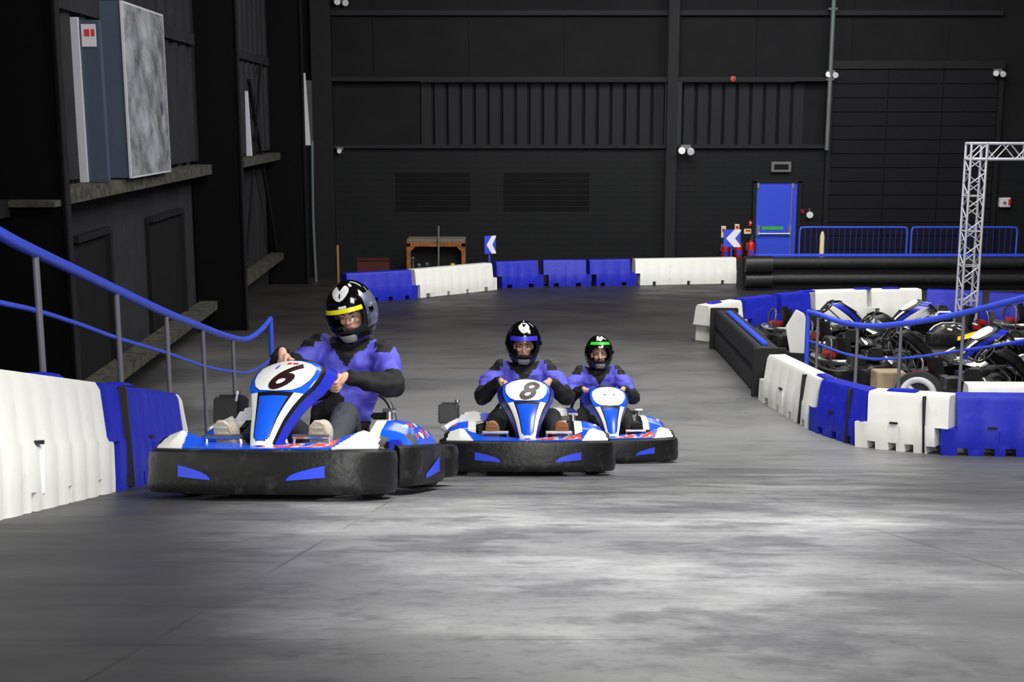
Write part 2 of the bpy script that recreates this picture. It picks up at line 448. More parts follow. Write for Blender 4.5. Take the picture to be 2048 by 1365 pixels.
# rails over and under the band
tn = 0
def trim(mb, m, label=None, bevel=0.0):
    global tn; tn += 1
    return structure(mb.build('trim_%d' % tn, m, bevel=bevel, smooth=0), label)
mb = MB(); mb.box(((bx(650)+bx(1650))/2, WB-.08, bz(159)), (bx(1650)-bx(650), .3, .1)); trim(mb, 'wall_slat', 'black steel rail above the slatted band')
mb = MB(); mb.box(((bx(625)+bx(1650))/2, WB-.03, bz(293)), (bx(1650)-bx(625), .2, .09)); trim(mb, 'wall_slat', 'black ledge under the slatted band')
mb = MB(); mb.box(((bx(640)+bx(1990))/2, WB+.02, bz(26)), (bx(1990)-bx(640), .2, .12)); trim(mb, 'wall_slat', 'black steel rail high on the back wall')
# bricked-up louvre areas
for a, b2, c, d in ((1008, 1180, 345, 424), (790, 940, 345, 424)):
    mb = MB(); xa, xb, zt, zb = bx(a), bx(b2), bz(c), bz(d)
    n = 7
    for i in range(n): mb.box(((xa+xb)/2, WB-.005, zb+(zt-zb)*(i+.5)/n), (xb-xa, .03, (zt-zb)/n*.8), Matrix.Rotation(R(12), 3, 'X'))
    o = mb.build('louvre_panel', 'cladding_dark', wall_back, smooth=0)
# pillar on the back wall
mb = MB(); mb.box((bx(1341), WB-.15, (zf+9)/2), (.07, .34, 9-zf)); mb.box((bx(1341), WB-.32, (zf+9)/2), (.26, .03, 9-zf)); mb.box((bx(1341), WB-.01, (zf+9)/2), (.26, .03, 9-zf))
structure(mb.build('steel_column', 'wall_slat', smooth=0), 'black steel column standing against the back wall')
mb = MB(); mb.box((bx(648), WB-.1, (zf+9)/2), (.5, .3, 9-zf)); structure(mb.build('steel_column', 'steel_edge', smooth=0), 'black corner column of the back wall')
# sectional shutter door
sd = MB(); xa, xb, zt, zb = bx(1662), bx(1990), bz(140), zf
rows = 15; cols = 3
for r in range(rows):
    for c in range(cols):
        w = (xb-xa)/cols; h = (zt-zb)/rows
        sd.box((xa+w*(c+.5), WB-.06, zb+h*(r+.5)), (w-.016, .06, h-.012))
shutter = structure(sd.build('door_2', 'shutter_black', bevel=.012, seg=1, smooth=0), 'tall black sectional shutter door in the back wall')
mb = MB(); mb.box(((xa+xb)/2, WB-.035, (zt+zb)/2), (xb-xa, .03, zt-zb)); mb.box((xa-.06, WB-.06, (zt+zb)/2), (.12, .1, zt-zb)); mb.box((xb+.06, WB-.06, (zt+zb)/2), (.12, .1, zt-zb)); mb.box(((xa+xb)/2, WB-.06, zt+.12), (xb-xa+.24, .12, .2))
mb.build('shutter_frame', 'steel_edge', shutter, smooth=0)
# blue fire exit door
dx0, dx1, dzt, dzb = bx(1517), bx(1599), bz(366), zf
mb = MB(); mb.box(((dx0+dx1)/2, WB-.04, (dzt+dzb)/2), (dx1-dx0, .06, dzt-dzb))
door = structure(mb.build('door_1', 'door_blue', bevel=.01, smooth=0), 'blue fire exit door with a push bar and a green label')
mb = MB()
for x in (dx0-.05, dx1+.05): mb.box((x, WB-.05, (dzt+dzb)/2), (.09, .12, dzt-dzb+.1))
mb.box(((dx0+dx1)/2, WB-.05, dzt+.05), (dx1-dx0+.2, .12, .09)); mb.build('door_frame', 'steel_edge', door, smooth=0)
mb = MB(); zbar = bz(467); xL, xR = bx(1522), bx(1586)
mb.tube([(xL, WB-.14, zbar), (xR, WB-.14, zbar)], .025); mb.tube([(xR+.02, WB-.1, dzt-.02), (xR+.02, WB-.1, zf+.05)], .016)
for x in (xL, xR): mb.box((x, WB-.1, zbar+.08), (.07, .09, .26))
for x in (dx0+.03, dx1-.12): mb.box((x, WB-.09, dzt-.07), (.05, .05, .14))
mb.build('push_bar', 'chrome', door, bevel=.004, seg=1, smooth=30)
mb = MB(); mb.box(((bx(1530)+bx(1573))/2, WB-.075, bz(456)), (bx(1573)-bx(1530), .01, .085)); mb.build('door_label', 'label_green', door, smooth=0)['label'] = 'green strip label above the push bar'
mb = MB(); mb.box(((dx0+dx1)/2, WB-.075, (bz(486)+zf)/2), (dx1-dx0-.02, .012, bz(486)-zf)); mb.build('kick_plate', 'door_blue', door, smooth=0)
# grey vertical pipe
mb = MB(); mb.tube([(bx(1650), WB-.3, bz(300)), (bx(1652), WB-.3, 9)], .055, 10)
for z in (4.6, 6.3): mb.box((bx(1651), WB-.2, z), (.2, .2, .05))
trim(mb, 'pipe_grey', 'grey vertical pipe beside the shutter door')

# left wall: ribbed cladding between three deep steel columns
def wall_sheet(z0, z1, name, m, parent, off=0.0, pitch=.62, depth=.07, y0=-1.0, y1=WB):
    vs = []; fs = []; y = y0; pts = []
    while y < y1:
        pts += [(y, 0), (y+pitch*.45, 0), (y+pitch*.55, depth), (y+pitch*.9, depth)]; y += pitch
    for y, d in pts: vs += [(wlx(y)-off+d, y, z0), (wlx(y)-off+d, y, z1)]
    for i in range(len(pts)-1): fs.append((2*i, 2*i+2, 2*i+3, 2*i+1))
    k = MB(); k.add(vs, fs); return k.build(name, m, parent, solid=.03, smooth=0)
wl = structure(wall_sheet(2.9, 9, 'wall_left', 'cladding', None), 'dark ribbed cladding of the left wall between steel columns')
wall_sheet(-.5, 2.9, 'lower_cladding', 'cladding', wl, .06, 1.9, .03)
# old patched openings in the lower cladding
def patch(pa, pb, m='cladding_dark'):
    """rectangle on the left wall between two pixels (upper left, lower right)"""
    def onw(px, py):
        d = 6.0
        while d < WB and at(px, py, d).x > wlx(d)+.0: d += .02
        return at(px, py, d)
    a, c = onw(*pa), onw(*pb)
    k = MB(); y0, y1, z0, z1 = min(a.y,c.y), max(a.y,c.y), min(a.z,c.z), max(a.z,c.z)
    k.box((wlx((y0+y1)/2)+.0, (y0+y1)/2, (z0+z1)/2), (.06, y1-y0, z1-z0), Matrix.Rotation(math.atan(.037), 3, 'Z'))
    k.build('boarded_opening', m, wl, smooth=0)
    k = MB(); k.box((wlx(y1)+.05, y1, (z0+z1)/2), (.1, .1, z1-z0)); k.box((wlx((y0+y1)/2)+.05, (y0+y1)/2, z1), (.1, y1-y0, .08), Matrix.Rotation(math.atan(.037), 3, 'Z'))
    k.build('opening_frame', 'steel_edge', wl, smooth=0)
patch((292, 440), (365, 640)); patch((140, 480), (222, 720))
def column(px, y, label):
    xi = at(px, 400, y).x; w = wlx(y); k = MB()
    k.box(((xi+w)/2-.02, y, 4.1), (xi-w, .03, 9.8)); k.box((xi-.015, y, 4.1), (.03, .12, 9.8)); k.box((w+.03, y, 4.1), (.03, .3, 9.8))
    o = structure(k.build('steel_column', 'steel_black', smooth=0), label)
    k = MB(); k.box((xi+.008, y, 4.1), (.016, .122, 9.8)); k.build('flange', 'steel_edge', o, smooth=0)
    return o
c1 = column(134, 12.2, 'nearest deep black steel column of the left wall')
k = MB(); k.box((at(60,415,12).x, 12.08, at(60,408,12).z), (.5, .24, .06)); k.build('bracket', 'ledge_dust', c1, smooth=0)
c2 = column(486, 21.9, 'second deep black steel column along the left wall')
c3 = column(612, 30.0, 'farthest deep black steel column on the left wall')
# ledges (girts) with dust, between the columns
rz = math.atan(.037)
def girt(y0, y1, z, d, h, label, m='ledge_dust'):
    k = MB(); ym = (y0+y1)/2
    k.box((wlx(ym)+d/2+.06, ym, z), (d, y1-y0, .05), Matrix.Rotation(rz, 3, 'Z'))
    k.box((wlx(ym)+d+.04, ym, z-h/2), (.04, y1-y0, h), Matrix.Rotation(rz, 3, 'Z'))
    return trim(k, m, label)
for (y0, y1) in ((12.3, 21.7), (22.1, 29.8)):
    n = 'between the first two columns' if y0 < 20 else 'between the second and third columns'
    girt(y0, y1, 2.82, .3, .14, 'dusty middle ledge of the left wall '+n)
    girt(y0, y1, 5.0, .1, .16, 'upper rail of the left wall '+n, 'cladding')
    girt(y0, y1, .45, .3, .12, 'dusty low ledge of the left wall '+n)
girt(0, 12.0, 2.82, .3, .14, 'middle ledge of the left wall nearest the track start', 'steel_edge')
# crossed bracing in the far bay
k = MB()
def onwall(px, py, off=.18):
    d = 14.0
    while d < WB and at(px, py, d).x > wlx(d)+off: d += .02
    return at(px, py, d)
k.tube([onwall(498, 160), onwall(556, 520)], .045, 6); k.tube([onwall(521, 130), onwall(494, 520)], .03, 6)
trim(k, 'cladding_dark', 'crossed steel bracing in the far bay of the left wall')
# right wall and ceiling close the hall
k = MB(); k.box((13.9, 15.8, 4.3), (.2, 33.6, 9.6)); structure(k.build('wall_right', 'wall_black', smooth=0))
k = MB(); k.box((3.5, 15.8, 9.1), (21.6, 33.6, .2)); structure(k.build('ceiling', 'ceiling_black', smooth=0))

# ------------------------------------------------------------------ things on the walls
def light_head(px, py, y, label, s=1.0, two=True):
    p = at(px, py, y); e = empty('emergency_spotlight', label, 'light', Matrix.Translation(p), 'emergency lights on the back wall')
    k = MB(); k.box((0, .1, .05*s), (.2*s, .12, .1*s)); k.build('housing', 'fixture_grey', e, bevel=.01)
    for sx in ((-1, 1) if two else (0,)):
        k = MB(); m4 = Matrix.Translation((sx*.09*s, -.02, -.02*s)) @ Matrix.Rotation(R(100+18*sx), 4, 'X')
        k.lathe([(.0, -.07*s), (.045*s, -.06*s), (.075*s, .02*s), (.07*s, .05*s), (0, .055*s)], 14, m4); k.build('lamp_head', 'fixture_white', e)
    return e
light_head(1372, 300, WB-.495, 'white twin emergency light on the steel column of the back wall', 1.25)
light_head(1663, 148, WB-.275, 'white emergency light at the top left corner of the shutter door')
light_head(1998, 146, WB-.275, 'white emergency light at the top right corner of the shutter door')
light_head(679, 301, WB-.29, 'small white emergency light low on the left end of the back wall', .8, False)
light_head(683, 3, WB-.06, 'white emergency light at the top edge above the back left corner', 1.1)
# unlit exit sign above the door
p = at(1562, 334, WB-.08); e = empty('exit_sign', 'unlit grey framed sign box above the blue door', 'sign', Matrix.Translation(p))
k = MB(); k.box((0,0,0), (.5, .08, .26)); k.build('sign_body', 'fixture_grey', e, bevel=.01)
k = MB(); k.box((0,-.045,0), (.36, .012, .13)); k.build('sign_face', 'cladding_dark', e, smooth=0)
# bell and call point right of the door
p = at(1619, 430, WB-.06); e = empty('alarm_sounder', 'small white round sounder right of the blue door', 'alarm', Matrix.Translation(p))
k = MB(); k.lathe([(0,-.07),(.06,-.06),(.085,0),(.085,.05),(0,.06)], 16, Matrix.Rotation(R(90),4,'X')); k.build('dome', 'fixture_white', e)
k = MB(); k.tube([(0,.02,.07),(0,.02,.16)], .02); k.build('bracket', 'fixture_grey', e)
p = at(1604, 423, WB-.04); k = MB(); k.box((0,0,0), (.1,.06,.1)); k.box((0,-.035,0), (.06,.012,.06))
o = k.build('call_point', 'red_parts', bevel=.008); o.location = p; tag(o, 'small dark red call point between the blue door and the sounder', 'call point')
p = at(1466, 158, WB-.24); k = MB(); k.lathe([(0,-.05),(.05,-.04),(.07,.0),(.07,.04),(0,.05)], 14, Matrix.Rotation(R(90),4,'X'))
o = k.build('beacon', 'red_parts'); o.location = p; tag(o, 'small red beacon on the rail above the slatted band', 'beacon')
p = at(2009, 405, WB-.1); e = empty('switch_box', 'pale grey switch box with a red edge right of the shutter door', 'switch', Matrix.Translation(p))
k = MB(); k.box((0,0,0), (.27,.14,.24)); k.build('box', 'label_paper', e, bevel=.015)
k = MB(); k.box((.1,-.075,.01), (.06,.02,.16)); k.build('isolator', 'red_paint', e, bevel=.006)
k = MB(); k.lathe([(0,-.03),(.035,-.03),(.035,.03),(0,.03)], 12, Matrix.Translation((-.03,-.08,0)) @ Matrix.Rotation(R(90),4,'X')); k.build('knob', 'fixture_grey', e)
# small fire signs
for px, py, w, h, m, lb in ((1503, 447, .14, .14, 'red_paint', 'small red square sign left of the blue door'), (1496, 463, .21, .13, 'cream', 'pale rectangular notice above the right extinguisher'), (1447, 464, .12, .3, 'cream', 'tall pale notice behind the right chevron sign, at its left edge'), (1474, 457, .12, .22, 'cream', 'pale notice behind the right chevron sign, at its right edge')):
    k = MB(); k.box((0,0,0), (w,.02,h)); o = k.build('wall_sign', m, bevel=.004, seg=1); o.location = at(px, py, WB-.012); tag(o, lb, 'sign', 'fire signs by the blue door')
    k = MB(); k.box((0,-.013,h*.12), (w*.6,.004,h*.3)); k.build('pictogram', 'label_paper' if m == 'red_paint' else 'red_paint', o, smooth=0)
# fire extinguishers
def extinguisher(px, py, lb, y=WB-.3):
    p = at(px, py, y); e = empty('fire_extinguisher', lb, 'fire extinguisher', Matrix.Translation((p.x, y, p.z)), 'red extinguishers by the blue door')
    k = MB(); k.lathe([(0,0),(.085,0),(.095,.02),(.095,.4),(.08,.46),(.04,.5),(.03,.52),(0,.53)], 18); k.build('cylinder', 'red_paint', e)
    k = MB(); k.box((0,-.092,.22), (.1,.015,.14)); k.build('label_band', 'decal_blue', e)
    k = MB(); k.box((0,0,.56), (.05,.06,.07)); k.tube([(0,0,.58),(0,-.1,.63)], .012); k.tube([(0,0,.55),(0,-.1,.56)], .012); k.build('valve', 'dark_metal', e)
    k = MB(); k.tube(smooth_path([(.02,0,.57),(.1,-.02,.5),(.11,-.02,.3),(.1,-.03,.15)]), .014); k.build('hose', 'strap_black', e)
    k = MB(); k.box((0,.2,.28), (.2,.2,.05)); k.box((0,.28,.28), (.14,.04,.3)); k.build('wall_bracket', 'fixture_grey', e)
extinguisher(1501, 522, 'red fire extinguisher next to the blue door')
extinguisher(1476, 522, 'red fire extinguisher just right of the chevron sign post')
extinguisher(1450, 524, 'red fire extinguisher half hidden left of the chevron sign post')
# wrapped panels on the middle ledge
def wpanel(P0, P1, y0, y1, thick, H, lean, name, lb, mats):
    pass
def leaning(y0, y1, x0, th, z0, h, lean, name, label, cat, face, side):
    """sheet stood on a ledge; th = thickness away from the wall; leans its top toward the wall"""
    e = empty(name, label, cat, Matrix.Translation((x0, (y0+y1)/2, z0)) @ Matrix.Rotation(rz, 4, 'Z') @ Matrix.Rotation(lean, 4, 'Y'))
    L = y1-y0
    k = MB(); k.box((th/2, 0, h/2), (th, L, h)); k.build('panel_core', side, e, bevel=.008)
    return e, L
e, L = leaning(16.1, 18.25, -5.2, .28, 2.86, 2.2, R(-.3), 'wrapped_panel', 'big pale panel in crinkled clear plastic standing on the left wall ledge', 'panel', None, 'panel_grey')
k = MB()
def wr(u, v):
    y = (u-.5)*(L-.02); z = .02+v*2.16
    w = .016*math.sin(9*u+3*v+2*math.sin(5*v)) + .014*noise.noise(Vector((u*5, v*7, 1.3))) + .01*noise.noise(Vector((u*14+v*9, v*5-u*4, 4)))
    edge = min(u, 1-u, v, 1-v); w *= min(1, edge*8)
    return Vector((.29+.012+w, y, z))
k.grid(wr, 40, 50); k.build('plastic_wrap', 'plastic_wrap', e, solid=.003, smooth=60)
k = MB(); k.box((.285, -L/2, 1.1), (.03, .03, 2.2)); k.box((.285, L/2, 1.1), (.03, .03, 2.2)); k.box((.285, 0, .012), (.03, L, .03)); k.box((.285, 0, 2.19), (.03, L, .03)); k.build('edge_strip', 'panel_edge', e, smooth=0)
e, L = leaning(15.2, 15.32, -5.2, .32, 2.86, 1.9, R(-.4), 'wall_panel', 'narrow pale panel on edge with a red and white label, on the left wall ledge', 'panel', None, 'panel_grey')
k = MB(); k.box((.04, -.07, .96), (.1, .05, 1.94)); k.build('edge_strip', 'panel_edge', e, bevel=.005)
k = MB(); k.box((.2, -.068, 1.72), (.17, .006, .26)); s = k.build('paper_label', 'label_paper', e, smooth=0)
k = MB(); k.box((.18, -.073, 1.75), (.06, .004, .08)); k.box((.25, -.073, 1.75), (.04, .004, .08)); k.build('print', 'decal_red', s, smooth=0)
for (p0, p1, y, w, lb, yy) in (((492,182),(497,312), 22.3, .10, 'thin white panel edge behind the second left column', .1), ((608,146),(615,291), 30.4, .16, 'white panel edge beside the third left column', .1)):
    a, c = at(*p0, y), at(*p1, y); k = MB(); k.prism([(-.01,0),(.02,0),(w,a.z-c.z)] if 0 else [(-.03,0),(w*.7,0),(.03,a.z-c.z),(-.02,a.z-c.z)], -.02, .02, Matrix.Rotation(R(90),4,'X'))
    o = k.build('wall_panel', 'panel_edge', bevel=.003, seg=1, smooth=0); o.location = (a.x, y, c.z); tag(o, lb, 'panel')
a, c = at(624, 282, 30.6), at(633, 576, 30.6); k = MB(); k.tube(smooth_path([a, at(626,420,30.6), at(629,500,30.6), c]), .035, 8)
o = k.build('downpipe', 'pipe_grey'); tag(o, 'thin pale grey pipe running down the back left corner', 'pipe')
# ================================================================== BARRIERS
BH, BW = .62, .36
def barrier(A, B, colour, label, group, notches=4, flip=False, strap=None, connector=None, H=BH, Wd=BW, slot=True, away=None, step=True, conn_col=None):
    """interlocking hollow plastic block: A to B is the foot of the face toward the track"""
    A, B = Vector(A), Vector(B); tr_ = (B-A).normalized()*.035; A = A+tr_; B = B-tr_; X = (B-A); L = X.length; X.normalize()
    side = Vector((0,0,1)).cross(X)
    if away is None: away = Vector((0,1,0)) if abs(X.x) > .35 else Vector((-1,0,0))
    if side.dot(away) < 0: Yv = -side
    else: Yv = side
    Yv = (Yv-X*Yv.dot(X)).normalized(); Zv = X.cross(Yv)
    hand = 1
    if Zv.z < 0: Zv = -Zv; hand = -1
    e = empty('track_barrier', label, 'barrier', basis(X*1 if hand > 0 else X, Yv, Zv, A) if hand > 0 else basis(X, Yv, Zv, A), group)
    # left-handed frames are turned round so no mirroring is needed
    if hand < 0:
        e.matrix_world = basis(-X, Yv, Zv, B); flip = not flip
        if strap is not None: strap = 1-strap
        if connector is not None: connector = 1-connector
    st = .13 if step else .0; s = -1 if flip else 1
    zs = [0, .085, H*.46, H*.5, H*.93, H]
    ribs = max(3, int(L/.26)); nx = ribs*8
    xs = [-.0]+[]
    xs = [-st + (L+2*st)*i/nx for i in range(nx+1)]
    nc = []
    for i in range(notches): nc.append(L*(i+.5)/notches)
    def present(i, j):
        xm = (xs[i]+xs[i+1])/2; zm = (zs[j]+zs[j+1])/2
        low = zm < H*.48
        lo, hi = (-.0, L) if st == 0 else ((st*.0 + (s*st*.5), L+s*st*.5) if low else (-s*st*.5, L-s*st*.5))
        if not (lo-1e-4 < xm < hi+1e-4): return False
        if j == 0 and any(abs(xm-c) < .05 for c in nc): return False
        return True
    def pos(i, z, back):
        x = xs[i]; t = z/H
        ph = (x % (L/ribs))/(L/ribs); rib = .016*max(0, math.sin(math.pi*ph))**.6 - .0
        if z > H*.9: rib *= .2
        y = .045*t*t + (.012 if z > H*.48 else 0) - rib
        if back: y = Wd - y
        if z >= H-1e-6: y += (.02 if not back else -.02)
        return Vector((x, y, z))
    mb = MB(); idx = {}
    def vid(i, j, bk):
        k = (i, j, bk)
        if k not in idx: idx[k] = len(mb.v); mb.v.append(tuple(pos(i, zs[j], bk)))
        return idx[k]
    def face(*q): mb.f.append(tuple(vid(*k) for k in q)); mb.m.append(0)
    for i in range(nx):
        for j in range(len(zs)-1):
            if not present(i, j): continue
            face((i,j,0),(i+1,j,0),(i+1,j+1,0),(i,j+1,0)); face((i,j,1),(i,j+1,1),(i+1,j+1,1),(i+1,j,1))
            if i == 0 or not present(i-1, j): face((i,j,0),(i,j+1,0),(i,j+1,1),(i,j,1))
            if i == nx-1 or not present(i+1, j): face((i+1,j,0),(i+1,j,1),(i+1,j+1,1),(i+1,j+1,0))
            if j == 0 or not present(i, j-1): face((i,j,0),(i,j,1),(i+1,j,1),(i+1,j,0))
            if j == len(zs)-2 or not present(i, j+1): face((i,j+1,0),(i+1,j+1,0),(i+1,j+1,1),(i,j+1,1))
    mb.build('shell', colour, e, smooth=35, weld=False)
    if slot and colour != 'black_rubber':
        k = MB(); xc = L*.42
        k.box((xc, -.006, H*.49), (.09, .02, .018)); k.build('fork_slot', 'strap_black', e, smooth=0)
        k = MB(); k.box((xc+.07, -.004, H*.28), (.012, .02, H*.32)); k.build('moulding_rib', colour, e, smooth=0)
    if strap is not None:
        k = MB(); xc = L*strap
        k.box((xc, .012, H*.5), (.022, .06, H*.97), Matrix.Rotation(R(-4), 3, 'X')); k.build('hinge_strap', 'strap_black', e, bevel=.005, seg=1)
    if connector is not None:
        k = MB(); xc = L*connector
        k.box((xc, Wd*.5, H+.012), (.34, .13, .03), taper=.85); k.build('connector', conn_col or 'blue_plastic', e, bevel=.01)['label'] = 'raised blue connector on the top'
    return e
g = ground
GL = 'plastic barriers along the left of the ramp'
p0, p1 = g(2, 1040), g(226, 985)
dirn = (p1-p0)
a = p0-dirn*.28
barrier(a, p1, 'white_plastic', 'white plastic barrier at the left edge nearest the camera', GL, 4, away=Vector((-1,0,0)), connector=.72)
b0 = g(232, 984.5); b1 = b0 + dirn.normalized()*2.42 + Vector((-.02, .1, 0)); b1.z = gz(b1.y)
barrier(b0, b1, 'blue_plastic', 'blue plastic barrier between the nearest white one and kart six', GL, 5, away=Vector((-1,0,0)), strap=.12, connector=.3, Wd=.29)
c0 = b1+Vector((-.03,.17,0)); c1 = c0+Vector((-.08, .36, 0)); c0.z = gz(c0.y); c1.z = gz(c1.y)
barrier(c0, c1, 'white_plastic', 'short white plastic barrier behind the engine of kart six', GL, 2, away=Vector((-1,0,0)), Wd=.30)

GB = 'plastic barriers along the back of the track'
bk = [((700,607),(831,598),'blue_plastic','blue plastic barrier behind the head of the kart six driver',4),
      ((834,597),(992,580),'white_plastic','white plastic barrier in front of the rusty frame',4),
      ((995,578),(1086,574),'blue_plastic','leftmost blue barrier of the three in a row at the back',2),
      ((1088,574),(1181,573),'blue_plastic','middle blue barrier of the three in a row at the back',2),
      ((1183,573),(1270,571),'blue_plastic','rightmost blue barrier of the three in a row at the back',2),
      ((1272,571),(1480,567),'white_plastic','long white barrier at the back, left of the black padded rail',3)]
for (q0, q1, col, lb, n) in bk:
    barrier(g(*q0), g(*q1), col, lb, GB, n, away=Vector((0,1,0)), strap=None, connector=None, slot=False)

GI = 'barriers around the parked kart pen'
def top(px, py, h=BH): return ground(px, py, h)
# side of the pen that faces the track
r0, r1 = g(1427, 697), g(1514, 794)
mb = MB(); e = empty('rubber_barrier', 'black rubber barrier with a blue strip on the left side of the kart pen', 'barrier', None, GI)
X = (r1-r0); L = X.length; X.normalize(); Y = Vector((0,0,1)).cross(X)
if Y.x < 0: Y = -Y
Z = Vector((0,0,1))
m4 = basis(-X, Y, Z, r1) if X.cross(Y).z < 0 else basis(X, Y, Z, r0); e.matrix_world = m4
prof = [(.0,.02),(-.02,.1),(-.02,.26),(.02,.3),(.03,.33),(-.01,.37),(-.01,.58),(.03,.63),(.3,.63),(.36,.58),(.36,.02)]
mb.prism([(y, z) for y, z in prof], 0, L, basis((0,1,0),(0,0,1),(1,0,0))); mb.build('rubber_body', 'black_rubber', e, bevel=.01)
k = MB(); k.box((L*.5, .16, .65), (L*.8, .09, .04)); k.build('top_strip', 'rail_blue', e, bevel=.012)['label'] = 'blue strip along the top'
for xx in (.03, L-.03):
    k = MB(); k.box((xx, .15, .33), (.08, .44, .66)); k.build('end_plate', 'strap_black', e, bevel=.01)
for (q0, q1, col, lb, n, s, fl, cn, cc) in (
    ((1519,801),(1622,862),'white_plastic','white barrier at the near left bend of the kart pen',4,.82,True,1.0,None),
    ((1624,863),(1717,894),'blue_plastic','blue barrier between the two white ones at the front of the kart pen',3,.80,True,None,None),
    ((1719,895),(1888,912),'white_plastic','white barrier in the middle of the front of the kart pen',4,.80,True,.45,None),
    ((1890,912),(2110,916),'blue_plastic','blue barrier cut by the right edge at the front of the kart pen',4,None,True,None,None)):
    barrier(g(*q0), g(*q1), col, lb, GI, n, away=Vector((.55,1,0)), strap=s, flip=fl, connector=cn)
q0, q1 = g(1890, 912), g(2110, 916); w0, w1 = q0.lerp(q1, .36)+Vector((.0,.46,.0)), q1+Vector((.12,.46,.0))
barrier(w0, w1, 'white_plastic', 'white barrier standing behind the blue one at the right edge of the frame', GI, 4, away=Vector((0,1,0)), H=.64)
# far side of the pen, seen from inside
fa = [((1424,613),(1495,601),'white_plastic','white barrier at the far left corner of the kart pen',2,.3),
      ((1499,600),(1563,592),'blue_plastic','blue barrier next to the far left corner of the kart pen',2,None),
      ((1567,591),(1633,586),'blue_plastic','blue barrier at the far side of the pen, left of the far white one',2,.95),
      ((1637,584),(1748,581),'white_plastic','white barrier at the far side of the pen, behind the piled karts',3,.9),
      ((1750,581),(1857,580),'white_plastic','white barrier at the far side of the pen, left of the truss',3,.35),
      ((1860,582),(1978,586),'blue_plastic','blue barrier directly behind the silver truss leg',4,None),
      ((1981,588),(2080,592),'blue_plastic','blue barrier at the far right corner of the kart pen',4,None)]
for (q0, q1, col, lb, n, cn) in fa:
    A, B = top(*q0), top(*q1); A.z = gz(A.y); B.z = gz(B.y)
    barrier(A, B, col, lb, GI, n, away=Vector((0,1,0)), connector=cn, slot=False)

# ------------------------------------------------------------------ padded rail at the back right
y0 = 28.6
xa, xb = at(1478, 540, y0).x, at(2100, 540, y0).x; zb = gz(y0)
e = empty('padded_rail', 'long black padded rail with a blue top strip in front of the blue door', 'barrier', Matrix.Translation((xa, y0, zb)))
L = xb-xa; H2 = at(1700, 513, y0).z-zb
k = MB(); k.box((L/2, .22, H2*.48), (L, .16, H2*.9)); k.build('backing', 'strap_black', e, smooth=0)
for zc, x0_, r in ((H2*.80, .6, .13), (H2*.33, .7, .12)):
    k = MB(); k.tube([(x0_, .06, zc), (L, .06, zc)], r, 18); k.build('foam_tube', 'black_rubber', e)
k = MB(); k.box((L/2+.2, .22, H2-.0), (L-.4, .2, .06)); k.build('top_strip', 'rail_blue', e, bevel=.02)['label'] = 'blue strip along the top'
k = MB(); k.tube([(.12, -.02, H2*.76), (.75, .02, H2*.76)], .2, 18); k.tube([(.14, -.02, H2*.3), (.75, .02, H2*.3)], .16, 18); k.build('end_pad', 'part_black', e)
# pedestrian barricades behind it
def barricade(pa, pb, y, lb):
    xa, xb = at(pa, 455, y).x, at(pb, 455, y).x; zt = at(pa, 455, y).z; zb = gz(y); w = xb-xa; h = zt-zb
    e = empty('pedestrian_barricade', lb, 'barricade', Matrix.Translation((xa, y, zb)), 'blue barricades at the back')
    k = MB(); k.tube(smooth_path([(0,0,.12),(0,0,h*.5),(0,0,h-.12),(.03,0,h-.03),(.14,0,h),(w/2,0,h),(w-.14,0,h),(w-.03,0,h-.03),(w,0,h-.12),(w,0,h*.5),(w,0,.12)],4), .024, 8)
    k.tube([(0,0,.2),(w,0,.2)], .02, 8); k.build('frame', 'rail_blue', e)
    n = int(w/.135)
    for i in range(1, n): 
        k = MB(); k.tube([(w*i/n,0,.2),(w*i/n,0,h)], .008, 6, cap=False); k.build('bar', 'kart_deep_blue', e)
    for xx in (.12, w-.12):
        k = MB(); k.tube([(xx,0,.21),(xx,0,.06),(xx,-.25,.02),(xx,-.3,.0)], .02, 6); k.tube([(xx,0,.06),(xx,.25,.02)], .02, 6); k.build('foot', 'rail_blue', e)
barricade(1600, 1815, 30.4, 'blue pedestrian barricade next to the blue door')
barricade(1824, 2035, 30.4, 'blue pedestrian barricade in front of the shutter door, right of the other')
p = at(1643, 462, 30.0); k = MB(); h = p.z-gz(30); k.lathe([(0,0),(.14,0),(.13,.05),(.06,.07),(.055,h-.12),(.03,h-.02),(0,h)], 16)
o = k.build('bollard', 'cream'); o.location = (p.x, 29.9, gz(29.9)); tag(o, 'thin cream bollard in front of the left blue barricade', 'bollard')
# chevron signs
def chevron(px, py, w, h, ybot, y, turn, lb):
    p = at(px, py, y); zb = at(px, ybot, y).z
    e = empty('chevron_sign', lb, 'sign', Matrix.Translation((p.x, y, zb)) @ Matrix.Rotation(turn, 4, 'Z'), 'chevron signs on posts')
    zc = p.z-zb
    k = MB(); k.box((0,0,zc), (w,.03,h)); bd = k.build('board', 'sign_blue', e, bevel=.006, seg=1)
    k = MB(); q = lambda x, z: (x*w, z*h)
    k.prism([q(-.36,0), q(.12,.5), q(.5,.5), q(.5,.42), q(.16,0), q(.5,-.42), q(.5,-.5), q(.12,-.5)], .016, .022, Matrix.Translation((0,0,zc)) @ Matrix.Rotation(R(90),4,'X')); k.build('arrow', 'sign_white', bd, smooth=0)
    k = MB(); k.tube([(0,.03,0),(0,.03,zc)], .025, 8); k.build('post', 'sign_blue', e)
chevron(980, 490, .32, .42, 537, 29.15, R(38), 'narrow blue sign with a white left arrow behind the white back barrier')
chevron(1464, 477, .43, .43, 549, 30.65, R(6), 'square blue sign with a white left arrow beside the extinguishers')
